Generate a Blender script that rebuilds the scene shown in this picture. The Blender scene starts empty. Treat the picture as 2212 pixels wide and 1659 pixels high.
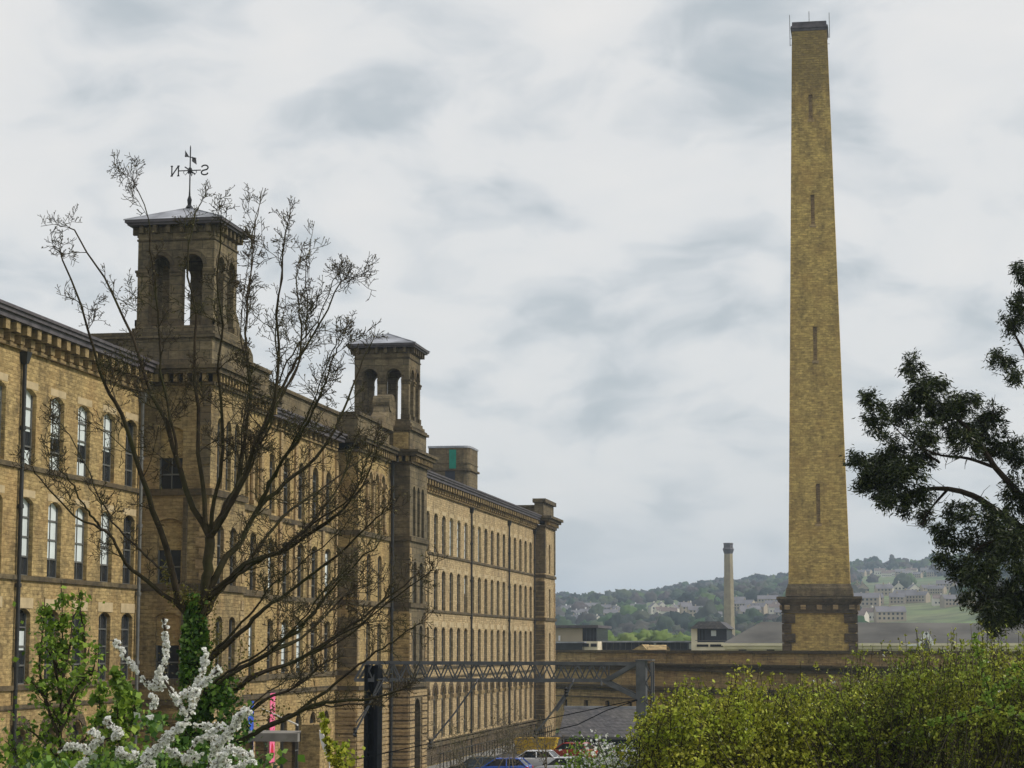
import bpy, math, random
import numpy as np
from mathutils import Vector, Matrix
random.seed(7); rng = np.random.default_rng(7)
R = math.radians
scene = bpy.context.scene
col = scene.collection

# ------------------------------------------------------------------ camera
CAMZ = 9.0; FPX = 4500.0; PITCH = math.atan(567/4500); HEAD = R(9.69)
cam_d = bpy.data.cameras.new('camera'); cam = bpy.data.objects.new('camera', cam_d); col.objects.link(cam)
cam.location = (0, 0, CAMZ)
cam.rotation_euler = (math.pi/2+PITCH, 0, HEAD)
cam_d.sensor_width = 36; cam_d.lens = 36*FPX/2212; cam_d.clip_end = 20000; cam_d.clip_start = 0.1
scene.camera = cam

def ray(x, y):
    a = (x-1106)/FPX; b = (829.5-y)/FPX
    F = math.cos(PITCH)-b*math.sin(PITCH); U = math.sin(PITCH)+b*math.cos(PITCH)
    return Vector((-math.sin(HEAD)*F+math.cos(HEAD)*a, math.cos(HEAD)*F+math.sin(HEAD)*a, U))
def at(x, y, Y):
    """the point of the place seen at reading (x, y) of my survey of the photo, Y metres down the yard"""
    r = ray(x, y); t = Y/r.y
    return Vector((r.x*t, Y, CAMZ+r.z*t))

# ------------------------------------------------------------------ objects
def tag(o, label=None, cat=None, group=None, kind=None):
    if label: o['label'] = label
    if cat: o['category'] = cat
    if group: o['group'] = group
    if kind: o['kind'] = kind
    return o
def empty(name, loc=(0, 0, 0), label=None, cat=None, group=None, rz=0):
    o = bpy.data.objects.new(name, None); col.objects.link(o)
    o.location = loc; o.rotation_euler = (0, 0, rz); o.empty_display_size = .3
    return tag(o, label, cat, group)
def children(o): return [c for c in list(col.objects) if c.parent == o]
def copy_tree(o, parent=None):
    kids = list(o.children)
    c = o.copy(); col.objects.link(c); c.parent = parent
    for ch in kids: copy_tree(ch, c)
    return c

class MB:
    def __init__(s): s.v = []; s.f = []
    def quad(s, a, b, c, d):
        i = len(s.v); s.v += [tuple(a), tuple(b), tuple(c), tuple(d)]; s.f.append((i, i+1, i+2, i+3)); return s
    def poly(s, pts):
        i = len(s.v); s.v += [tuple(p) for p in pts]; s.f.append(tuple(range(i, i+len(pts)))); return s
    def box(s, x0, x1, y0, y1, z0, z1):
        i = len(s.v)
        for z in (z0, z1):
            s.v += [(x0, y0, z), (x1, y0, z), (x1, y1, z), (x0, y1, z)]
        s.f += [(i, i+3, i+2, i+1), (i+4, i+5, i+6, i+7), (i, i+1, i+5, i+4), (i+1, i+2, i+6, i+5), (i+2, i+3, i+7, i+6), (i+3, i, i+4, i+7)]
        return s
    def frustum(s, a, b, za, zb):     # a, b = (x0,x1,y0,y1)
        i = len(s.v)
        for r, z in ((a, za), (b, zb)):
            s.v += [(r[0], r[2], z), (r[1], r[2], z), (r[1], r[3], z), (r[0], r[3], z)]
        s.f += [(i, i+3, i+2, i+1), (i+4, i+5, i+6, i+7), (i, i+1, i+5, i+4), (i+1, i+2, i+6, i+5), (i+2, i+3, i+7, i+6), (i+3, i, i+4, i+7)]
        return s
    def bar(s, p, q, w, h=None):      # rectangular bar from p to q
        p = Vector(p); q = Vector(q); h = h or w
        d = (q-p).normalized(); up = Vector((0, 0, 1)) if abs(d.z) < .95 else Vector((0, 1, 0))
        a = d.cross(up).normalized()*w/2; b = a.cross(d).normalized()*h/2
        i = len(s.v)
        for c in (p, q):
            s.v += [tuple(c-a-b), tuple(c+a-b), tuple(c+a+b), tuple(c-a+b)]
        s.f += [(i, i+3, i+2, i+1), (i+4, i+5, i+6, i+7), (i, i+1, i+5, i+4), (i+1, i+2, i+6, i+5), (i+2, i+3, i+7, i+6), (i+3, i, i+4, i+7)]
        return s
    def tube(s, pts, rad, n=6, cap=False):
        pts = [Vector(p) for p in pts]
        if not hasattr(rad, '__len__'): rad = [rad]*len(pts)
        i0 = len(s.v); m = len(pts); prev = None
        for k, p in enumerate(pts):
            d = (pts[min(k+1, m-1)]-pts[max(k-1, 0)])
            d = d.normalized() if d.length > 1e-9 else Vector((0, 0, 1))
            if prev is None:
                a = d.cross(Vector((0.31, 0.95, 0.1))).normalized()
            else:
                a = prev-d*prev.dot(d); a = a.normalized() if a.length > 1e-6 else d.cross(Vector((1, 0, 0))).normalized()
            prev = a; b = d.cross(a); r = rad[k]
            for j in range(n):
                t = 2*math.pi*j/n; q = p+a*(math.cos(t)*r)+b*(math.sin(t)*r)
                s.v.append((q.x, q.y, q.z))
        for k in range(m-1):
            for j in range(n):
                j2 = (j+1) % n; A = i0+k*n; B = A+n
                s.f.append((A+j, A+j2, B+j2, B+j))
        if cap:
            s.f.append(tuple(i0+j for j in range(n))[::-1]); s.f.append(tuple(i0+(m-1)*n+j for j in range(n)))
        return s
    def lathe(s, c, prof, n=12, rot=0):
        i0 = len(s.v); c = Vector(c)
        for r, z in prof:
            for j in range(n):
                t = 2*math.pi*j/n+rot; s.v.append((c.x+r*math.cos(t), c.y+r*math.sin(t), c.z+z))
        for k in range(len(prof)-1):
            for j in range(n):
                j2 = (j+1) % n; A = i0+k*n; B = A+n; s.f.append((A+j, A+j2, B+j2, B+j))
        s.f.append(tuple(i0+j for j in range(n))[::-1]); s.f.append(tuple(i0+(len(prof)-1)*n+j for j in range(n)))
        return s
    def prism(s, outline, axis, a, b):
        """outline: list of 2d pts; axis 'x': pts=(y,z); 'y': pts=(x,z); extruded a..b"""
        def P(p, t): return (t, p[0], p[1]) if axis == 'x' else (p[0], t, p[1])
        i = len(s.v); n = len(outline)
        s.v += [P(p, a) for p in outline]+[P(p, b) for p in outline]
        s.f.append(tuple(range(i, i+n))); s.f.append(tuple(range(i+2*n-1, i+n-1, -1)))
        for k in range(n):
            k2 = (k+1) % n; s.f.append((i+k, i+n+k, i+n+k2, i+k2))
        return s
    def build(s, name, mat, parent=None, smooth=False, loc=None):
        me = bpy.data.meshes.new(name); me.from_pydata(s.v, [], s.f); me.update()
        if mat: me.materials.append(mat)
        if smooth: me.polygons.foreach_set('use_smooth', [True]*len(me.polygons))
        o = bpy.data.objects.new(name, me); col.objects.link(o)
        if parent: o.parent = parent
        if loc is not None: o.location = loc
        return o

def np_mesh(name, V, F, mat, parent=None, smooth=False):
    """V (n,3); F (m,k) with equal k"""
    me = bpy.data.meshes.new(name); n = len(V); m, k = F.shape
    me.vertices.add(n); me.vertices.foreach_set('co', V.astype(np.float32).ravel())
    me.loops.add(m*k); me.loops.foreach_set('vertex_index', F.astype(np.int32).ravel())
    me.polygons.add(m); me.polygons.foreach_set('loop_start', np.arange(0, m*k, k, dtype=np.int32))
    me.polygons.foreach_set('loop_total', np.full(m, k, dtype=np.int32))
    if smooth: me.polygons.foreach_set('use_smooth', np.ones(m, dtype=bool))
    me.update(calc_edges=True); me.validate()
    if mat: me.materials.append(mat)
    o = bpy.data.objects.new(name, me); col.objects.link(o)
    if parent: o.parent = parent
    return o

# ------------------------------------------------------------------ materials
def mat_base(name):
    m = bpy.data.materials.new(name); m.use_nodes = True
    nt = m.node_tree; b = nt.nodes['Principled BSDF']
    return m, nt, b
def N(nt, typ, **kw):
    n = nt.nodes.new(typ)
    for k, v in kw.items():
        if k.startswith('i_'):
            key = k[2:].replace('_', ' ')
            n.inputs[key].default_value = v
        else: setattr(n, k, v)
    return n
def mixc(nt, fac, a, b, mode='MIX'):
    n = nt.nodes.new('ShaderNodeMix'); n.data_type = 'RGBA'; n.blend_type = mode
    for idx, val in ((0, fac), (6, a), (7, b)):
        if hasattr(val, 'links') or hasattr(val, 'is_linked'): nt.links.new(val, n.inputs[idx])
        else:
            n.inputs[idx].default_value = val if idx == 0 else (*val, 1) if len(val) == 3 else val
    return n.outputs[2]
def ramp(nt, src, stops):
    n = nt.nodes.new('ShaderNodeValToRGB'); nt.links.new(src, n.inputs[0])
    e = n.color_ramp.elements
    while len(e) < len(stops): e.new(.5)
    for el, (p, c) in zip(e, stops):
        el.position = p; el.color = (*c, 1) if hasattr(c, '__len__') else (c, c, c, 1)
    return n.outputs[0]
def noise(nt, scale, detail=4, vec=None, rough=.55):
    n = N(nt, 'ShaderNodeTexNoise'); n.inputs['Scale'].default_value = scale; n.inputs['Detail'].default_value = detail
    n.inputs['Roughness'].default_value = rough
    if vec is None:
        g = N(nt, 'ShaderNodeNewGeometry'); vec = g.outputs['Position']
    nt.links.new(vec, n.inputs['Vector']); return n.outputs['Fac']
def math_n(nt, op, a, b=None, clamp=False):
    n = nt.nodes.new('ShaderNodeMath'); n.operation = op; n.use_clamp = clamp
    for i, v in enumerate((a, b)):
        if v is None: continue
        if hasattr(v, 'is_linked'): nt.links.new(v, n.inputs[i])
        else: n.inputs[i].default_value = v
    return n.outputs[0]
def bump(nt, b, h, dist, strength=1):
    n = nt.nodes.new('ShaderNodeBump'); n.inputs['Distance'].default_value = dist; n.inputs['Strength'].default_value = strength
    nt.links.new(h, n.inputs['Height']); nt.links.new(n.outputs[0], b.inputs['Normal'])

def plain(name, c, rough=.6, metal=0, var=.25, scale=3., spec=.3, bmp=0):
    m, nt, b = mat_base(name)
    f = noise(nt, scale, 5)
    lo = tuple(x*(1-var) for x in c); hi = tuple(min(1, x*(1+var)) for x in c)
    nt.links.new(ramp(nt, f, [(.3, lo), (.7, hi)]), b.inputs['Base Color'])
    b.inputs['Roughness'].default_value = rough; b.inputs['Metallic'].default_value = metal
    b.inputs['Specular IOR Level'].default_value = spec
    if bmp: bump(nt, b, f, bmp)
    return m

def stone(name, c1, c2, mortar, row=.22, width=.5, soot=.5, sootc=(.05, .042, .03), bmp=.02, top=None, patch=.35, warm=None, grain=2.6):
    """coursed gritstone: brick pattern on walls whatever way they face, worn and sooted in patches"""
    m, nt, b = mat_base(name)
    g = N(nt, 'ShaderNodeNewGeometry'); sp = N(nt, 'ShaderNodeSeparateXYZ'); nt.links.new(g.outputs['Position'], sp.inputs[0])
    u = math_n(nt, 'ADD', sp.outputs[0], sp.outputs[1])
    wob = math_n(nt, 'MULTIPLY', noise(nt, .9, 2), .06)
    zz = math_n(nt, 'ADD', sp.outputs[2], wob)
    cb = N(nt, 'ShaderNodeCombineXYZ'); nt.links.new(u, cb.inputs[0]); nt.links.new(zz, cb.inputs[1])
    br = N(nt, 'ShaderNodeTexBrick'); nt.links.new(cb.outputs[0], br.inputs['Vector'])
    br.inputs['Color1'].default_value = (*c1, 1); br.inputs['Color2'].default_value = (*c2, 1); br.inputs['Mortar'].default_value = (*mortar, 1)
    br.inputs['Scale'].default_value = 1; br.inputs['Brick Width'].default_value = width; br.inputs['Row Height'].default_value = row
    br.inputs['Mortar Size'].default_value = .014; br.inputs['Mortar Smooth'].default_value = .3; br.inputs['Bias'].default_value = 0
    # fine grain
    fm = N(nt, 'ShaderNodeMapping'); nt.links.new(cb.outputs[0], fm.inputs['Vector']); fm.inputs['Scale'].default_value = (1., 2.3, 1)
    fine = noise(nt, grain, 5, fm.outputs[0], rough=.75)
    c = mixc(nt, 1.0, br.outputs['Color'], ramp(nt, fine, [(.3, .42), (.47, .92), (.58, 1.15), (.75, 1.6)]), 'MULTIPLY')
    # patches of another quarry tone
    if warm is None: warm = (c1[0]*.85, c1[1]*.68, c1[2]*.6)
    pf = ramp(nt, noise(nt, .45, 5), [(.45, 0.), (.7, patch)])
    c = mixc(nt, pf, c, warm)
    # soot, streaked downwards
    mp = N(nt, 'ShaderNodeMapping'); nt.links.new(cb.outputs[0], mp.inputs['Vector']); mp.inputs['Scale'].default_value = (.9, .28, 1)
    sf = noise(nt, 1., 6, mp.outputs[0], .65)
    sf2 = noise(nt, 2.3, 5, None, .7)
    s = math_n(nt, 'ADD', math_n(nt, 'MULTIPLY', sf, .6), math_n(nt, 'MULTIPLY', sf2, .4))
    if top:
        t = math_n(nt, 'DIVIDE', math_n(nt, 'SUBTRACT', sp.outputs[2], top[0]), top[1]-top[0], True)
        s = math_n(nt, 'ADD', s, math_n(nt, 'MULTIPLY', t, top[2]))
    lo = .62-soot*.3
    sr = ramp(nt, s, [(lo, 0.), (lo+.16, min(1, .35+soot*.5))])
    c = mixc(nt, sr, c, sootc)
    nt.links.new(c, b.inputs['Base Color']); b.inputs['Roughness'].default_value = .92; b.inputs['Specular IOR Level'].default_value = .15
    h = math_n(nt, 'ADD', math_n(nt, 'MULTIPLY', br.outputs['Fac'], -.6), math_n(nt, 'MULTIPLY', fine, 1.6))
    bump(nt, b, h, bmp)
    return m

def leaf(name, stops, rough=.55, trans=.25, pos_scale=None, pos_cols=None):
    m, nt, b = mat_base(name)
    g = N(nt, 'ShaderNodeNewGeometry')
    c = ramp(nt, g.outputs['Random Per Island'], stops)
    if pos_scale:
        f = ramp(nt, noise(nt, pos_scale, 3), [(.38, 0.), (.62, 1.)])
        c = mixc(nt, f, c, mixc(nt, 1., c, pos_cols, 'MULTIPLY'))
    nt.links.new(c, b.inputs['Base Color']); b.inputs['Roughness'].default_value = rough; b.inputs['Specular IOR Level'].default_value = .3
    if trans:
        t = N(nt, 'ShaderNodeBsdfTranslucent'); nt.links.new(c, t.inputs[0])
        mx = N(nt, 'ShaderNodeMixShader'); mx.inputs[0].default_value = trans
        nt.links.new(b.outputs[0], mx.inputs[1]); nt.links.new(t.outputs[0], mx.inputs[2])
        nt.links.new(mx.outputs[0], nt.nodes['Material Output'].inputs['Surface'])
    return m

M = {}
M['wall'] = stone('mill_stone', (.50, .365, .165), (.30, .215, .095), (.38, .28, .125), row=.15, width=.36, soot=.5, bmp=.03, grain=3.2)
M['wall_far'] = stone('mill_stone_washed', (.55, .42, .235), (.38, .285, .155), (.36, .27, .145), row=.17, width=.42, soot=.46, bmp=.025, patch=.2)
M['tower'] = stone('sooted_ashlar', (.215, .17, .10), (.15, .12, .07), (.06, .05, .035), row=.42, width=1.0, soot=.62, sootc=(.045, .04, .03), bmp=.012, patch=.3)
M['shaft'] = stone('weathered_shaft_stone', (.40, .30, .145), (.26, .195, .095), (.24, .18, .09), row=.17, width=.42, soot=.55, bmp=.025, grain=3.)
M['trim'] = stone('sooted_trim', (.16, .125, .07), (.10, .08, .05), (.06, .05, .035), row=.6, width=1.3, soot=.6, sootc=(.035, .03, .024), bmp=.012)
M['corbel'] = stone('corbel_stone', (.34, .25, .12), (.22, .16, .08), (.12, .09, .05), row=.45, width=2., soot=.5, bmp=.02)
M['pale'] = plain('pale_dressed_stone', (.46, .36, .21), .9, var=.18, scale=2.5)
M['quoin'] = stone('quoin_stone', (.42, .31, .16), (.30, .22, .12), (.1, .08, .05), row=.5, width=3, soot=.4, bmp=.02)
M['quoin_dark'] = stone('sooted_quoin', (.20, .15, .085), (.13, .10, .065), (.06, .05, .04), row=.6, width=3, soot=.7, bmp=.05)
M['chimney'] = stone('chimney_stone', (.62, .45, .15), (.40, .285, .10), (.36, .26, .10), row=.24, width=.55, soot=.46, sootc=(.085, .066, .036), bmp=.04, top=(62, 75, .30), patch=.5, warm=(.42, .26, .085), grain=2.4)
M['shed'] = stone('shed_stone', (.52, .38, .18), (.37, .27, .13), (.24, .18, .09), row=.3, width=.8, soot=.55, bmp=.03)
M['slate'] = stone('roof_slate', (.13, .125, .13), (.09, .088, .095), (.04, .04, .045), row=.25, width=.4, soot=.3, sootc=(.05, .05, .05), bmp=.01, patch=.3, warm=(.16, .15, .13))
M['lead'] = plain('lead_roof', (.27, .28, .31), .6, var=.5, scale=.9)
M['gutter'] = plain('gutter_lead', (.085, .075, .08), .6, var=.4, scale=2)
M['pipe'] = plain('cast_iron_pipe', (.025, .026, .025), .5, var=.3)
M['pipe_grey'] = plain('grey_iron_pipe', (.13, .13, .12), .5, var=.3)
M['frame'] = plain('window_paint', (.12, .12, .11), .5, var=.2)
M['blind'] = plain('white_blind', (.62, .67, .66), .7, var=.12, scale=1.3)
M['green'] = plain('green_door_paint', (.01, .20, .14), .5, var=.15)
M['iron'] = plain('black_iron', (.012, .012, .013), .5)
M['steel'] = plain('grey_painted_steel', (.085, .086, .094), .65, var=.35, scale=2.5)
M['steel_dark'] = plain('dark_weathered_steel', (.006, .007, .010), .85, var=.4, scale=2, spec=.1)
M['cream'] = plain('cream_render', (.74, .66, .48), .8, var=.12, scale=.6)
M['beige'] = plain('beige_cladding', (.42, .36, .25), .8, var=.1, scale=.4)
M['panel_dark'] = plain('dark_cladding', (.03, .034, .045), .5, var=.2)
M['white'] = plain('white_paint', (.78, .78, .76), .5, var=.05)
M['rubber'] = plain('tyre_rubber', (.02, .02, .02), .8)
M['red_light'] = plain('red_lamp_lens', (.6, .03, .01), .3)
M['asphalt'] = plain('asphalt', (.055, .052, .05), .9, var=.35, scale=1.5)
M['concrete'] = plain('concrete', (.25, .24, .22), .9, var=.2, scale=1.5)
M['dark'] = plain('dark_interior', (.012, .011, .010), .9)

def glass(name, c=(.02, .022, .025), rough=.18, spec=.35):
    m, nt, b = mat_base(name)
    f = noise(nt, 1.1, 3)
    nt.links.new(ramp(nt, f, [(.35, c), (.7, tuple(x*2.2 for x in c))]), b.inputs['Base Color'])
    b.inputs['Roughness'].default_value = rough; b.inputs['Specular IOR Level'].default_value = spec
    bump(nt, b, noise(nt, .8, 2), .02, .5)
    return m
M['glass'] = glass('window_glass', (.014, .016, .018), .2, .25)
M['glass_dull'] = glass('dusty_window_glass', (.014, .012, .009), .5, .08)
M['car_glass'] = glass('car_glass', (.01, .012, .014), .05, .5)

# bark
def bark_mat(name, a, b_, c):
    m, nt, b = mat_base(name)
    f = noise(nt, 9, 6); g = noise(nt, 1.2, 4)
    cc = mixc(nt, ramp(nt, g, [(.45, 0.), (.65, .8)]), ramp(nt, f, [(.3, a), (.7, b_)]), c)
    nt.links.new(cc, b.inputs['Base Color']); b.inputs['Roughness'].default_value = .9; b.inputs['Specular IOR Level'].default_value = .15
    bump(nt, b, f, .01); return m
M['bark'] = bark_mat('bare_tree_bark', (.020, .015, .010), (.055, .042, .026), (.042, .042, .016))
M['bark_dark'] = bark_mat('dark_bark', (.018, .014, .011), (.05, .036, .026), (.04, .03, .02))
M['bark_pale'] = bark_mat('pale_twig_bark', (.09, .075, .055), (.19, .16, .12), (.12, .11, .06))

M['bud'] = leaf('buds', [(0, (.10, .085, .03)), (.5, (.07, .05, .025)), (1, (.17, .15, .05))], trans=.1)
M['ivy'] = leaf('ivy_leaves', [(0, (.012, .035, .006)), (.4, (.045, .11, .014)), (.75, (.12, .23, .03)), (1, (.24, .36, .06))], rough=.4)
M['ivy_olive'] = leaf('ivy_flower_growth', [(0, (.07, .055, .012)), (.6, (.13, .11, .02)), (1, (.17, .16, .03))])
M['maple'] = leaf('spring_leaves', [(0, (.04, .08, .008)), (.4, (.11, .19, .018)), (.75, (.2, .31, .03)), (1, (.33, .44, .06))], trans=.35)
M['hedge_yellow'] = leaf('yellow_green_leaves', [(0, (.08, .085, .012)), (.3, (.27, .27, .024)), (.75, (.44, .42, .04)), (1, (.62, .60, .10))], trans=.3, pos_scale=1.6, pos_cols=(.75, .95, .7))
M['hedge_green'] = leaf('mid_green_leaves', [(0, (.06, .06, .012)), (.28, (.24, .25, .026)), (.75, (.44, .45, .05)), (1, (.62, .64, .11))], trans=.3, pos_scale=1.3, pos_cols=(.55, .72, .6))
M['needle'] = leaf('evergreen_leaves', [(0, (.008, .014, .005)), (.45, (.024, .036, .010)), (.85, (.06, .08, .024)), (1, (.13, .14, .06))], rough=.35, trans=.15)
M['blossom'] = leaf('white_blossom', [(0, (.72, .70, .60)), (.25, (.88, .88, .84)), (1, (.95, .95, .94))], rough=.7, trans=.4)
M['wood'] = leaf('hill_trees', [(0, (.012, .022, .016)), (.25, (.028, .034, .028)), (.45, (.075, .055, .055)), (.6, (.03, .07, .018)), (.8, (.05, .042, .045)), (1, (.08, .12, .025))], rough=.9, trans=0, pos_scale=.006, pos_cols=(.8, .95, .8))
M['wood_green'] = leaf('spring_green_trees', [(0, (.07, .11, .025)), (.5, (.11, .16, .035)), (1, (.15, .19, .05))], rough=.9, trans=0)

# ------------------------------------------------------------------ world
w = bpy.data.worlds.new('World'); scene.world = w; w.use_nodes = True
nt = w.node_tree; nt.nodes.clear()
out = N(nt, 'ShaderNodeOutputWorld')
SUN_AZ = R(90); SUN_EL = R(40)          # azimuth measured from +Y towards +X
sky = N(nt, 'ShaderNodeTexSky'); sky.sky_type = 'NISHITA'; sky.sun_disc = False
sky.sun_elevation = SUN_EL; sky.sun_rotation = SUN_AZ; sky.dust_density = 2
bg1 = N(nt, 'ShaderNodeBackground'); nt.links.new(sky.outputs[0], bg1.inputs[0]); bg1.inputs[1].default_value = .09
tc = N(nt, 'ShaderNodeTexCoord'); sp = N(nt, 'ShaderNodeSeparateXYZ'); nt.links.new(tc.outputs['Generated'], sp.inputs[0])
zc = math_n(nt, 'MAXIMUM', math_n(nt, 'ADD', sp.outputs[2], .34), .2)
cx = math_n(nt, 'DIVIDE', sp.outputs[0], zc); cy = math_n(nt, 'DIVIDE', sp.outputs[1], zc)
cmb = N(nt, 'ShaderNodeCombineXYZ'); nt.links.new(cx, cmb.inputs[0]); nt.links.new(cy, cmb.inputs[1])
dist = N(nt, 'ShaderNodeTexNoise'); dist.inputs['Scale'].default_value = 3.; dist.inputs['Detail'].default_value = 3
nt.links.new(cmb.outputs[0], dist.inputs['Vector'])
vadd = N(nt, 'ShaderNodeVectorMath', operation='MULTIPLY_ADD'); nt.links.new(dist.outputs['Color'], vadd.inputs[0])
vadd.inputs[1].default_value = (.3, .3, .3); nt.links.new(cmb.outputs[0], vadd.inputs[2])
n1 = noise(nt, 6.2, 8, vadd.outputs[0], .5)
n2 = noise(nt, 1.7, 4, cmb.outputs[0], .5)
s1 = math_n(nt, 'ADD', math_n(nt, 'MULTIPLY', n1, .6), math_n(nt, 'MULTIPLY', n2, .4))
cl = ramp(nt, s1, [(.35, (.37, .415, .44)), (.42, (.47, .50, .515)), (.465, (.585, .60, .605)), (.515, (.69, .685, .67)), (.68, (.76, .735, .70))])
hzf = math_n(nt, 'SUBTRACT', .75, math_n(nt, 'MULTIPLY', sp.outputs[2], 6.), True)
cl = mixc(nt, hzf, cl, (.70, .69, .67))
bg2 = N(nt, 'ShaderNodeBackground'); nt.links.new(cl, bg2.inputs[0]); bg2.inputs[1].default_value = 1.0
mx = N(nt, 'ShaderNodeMixShader'); mx.inputs[0].default_value = .88
nt.links.new(bg1.outputs[0], mx.inputs[1]); nt.links.new(bg2.outputs[0], mx.inputs[2]); nt.links.new(mx.outputs[0], out.inputs['Surface'])

sl = bpy.data.lights.new('sun', 'SUN'); sl.energy = 2.1; sl.angle = R(11); sl.color = (1, .95, .87)
so = bpy.data.objects.new('sun', sl); col.objects.link(so)
sd = Vector((math.sin(SUN_AZ)*math.cos(SUN_EL), math.cos(SUN_AZ)*math.cos(SUN_EL), math.sin(SUN_EL)))
so.rotation_euler = sd.to_track_quat('Z', 'Y').to_euler(); so.location = (60, 40, 80)
scene.view_settings.view_transform = 'Standard'; scene.view_settings.look = 'None'
scene.view_settings.exposure = .33; scene.view_settings.gamma = 1

# ------------------------------------------------------------------ terrain
def sm(t): t = min(1, max(0, t)); return t*t*(3-2*t)
RX = [-1500, -700, -330, -244, -158, -85, -18, 65, 148, 400, 900, 1600]
RZ = [25, 36, 44, 52, 61, 67, 77, 81, 99, 125, 140, 150]
def ridge(x): return float(np.interp(x, RX, RZ))
def hill(x, y):
    xr = x*2000/max(y, 600)
    t = sm((y-430)/(2000-430))
    z = (ridge(xr)-0)*(.35*t+.65*max(0, min(1, (y-430)/1570)))
    if y > 2000: z = ridge(xr)-(y-2000)*.02
    if y > 430: z += 2.2*math.sin(x*.013+y*.007)*min(1, (y-430)/400)*(1 if y < 1900 else max(0, (2100-y)/200))
    return max(z, 0) if y > 430 else 0
def ground(x, y):
    if y > 430: return hill(x, y)
    near = 7.0*sm((72-y)/62)*sm((x+27)/12)
    drop = -1.6*sm((y-166)/10)*sm((x+25)/5)*(1-sm((y-300)/60))
    return near+drop
xs = sorted(set([-4000, -2500, -1800]+list(range(-1500, 1600, 60))+list(range(-60, 60, 4))+[2000, 3000, 4500]))
ys = sorted(set([-400, -100, -30]+list(range(0, 90, 6))+list(range(90, 160, 12))+list(range(160, 190, 3))+list(range(190, 430, 24))+list(range(430, 2200, 45))+[2300, 2500, 3000, 4000, 6000]))
V = np.array([(x, y, ground(x, y)) for y in ys for x in xs]); nx = len(xs)
F = np.array([(j*nx+i, j*nx+i+1, (j+1)*nx+i+1, (j+1)*nx+i) for j in range(len(ys)-1) for i in range(nx-1)])
m, nt, b = mat_base('fields_and_grass')
f1 = noise(nt, .012, 3); f2 = noise(nt, .07, 6, None, .7); vo = N(nt, 'ShaderNodeTexVoronoi'); vo.inputs['Scale'].default_value = .006
g_ = N(nt, 'ShaderNodeNewGeometry'); nt.links.new(g_.outputs['Position'], vo.inputs['Vector'])
fc = ramp(nt, f1, [(.4, (.08, .11, .035)), (.5, (.11, .16, .045)), (.62, (.13, .115, .06))])
vs = N(nt, 'ShaderNodeSeparateColor'); nt.links.new(vo.outputs['Color'], vs.inputs[0])
fc = mixc(nt, .5, fc, ramp(nt, vs.outputs[0], [(0, (.07, .11, .035)), (.5, (.13, .18, .05)), (1, (.15, .14, .07))]))
fc = mixc(nt, 1., fc, ramp(nt, f2, [(.35, .5), (.5, .95), (.65, 1.3)]), 'MULTIPLY')
nt.links.new(fc, b.inputs['Base Color']); b.inputs['Roughness'].default_value = .95
M['field'] = m
gr = np_mesh('ground', V, F, m, smooth=True); tag(gr, kind='structure')
rd = MB(); rd.quad((-32.6, 55, .006), (-14, 55, .006), (-14, 166, .006), (-32.6, 166, .006)); rd.quad((-32.6, 166, .006), (-25.4, 166, .006), (-25.4, 300, .006), (-32.6, 300, .006))
tag(rd.build('road', M['asphalt']), kind='structure')
pv = MB(); pv.box(-32.6, -30.9, 140.2, 205.5, 0, .13); tag(pv.build('pavement', M['concrete']), kind='structure')

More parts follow.
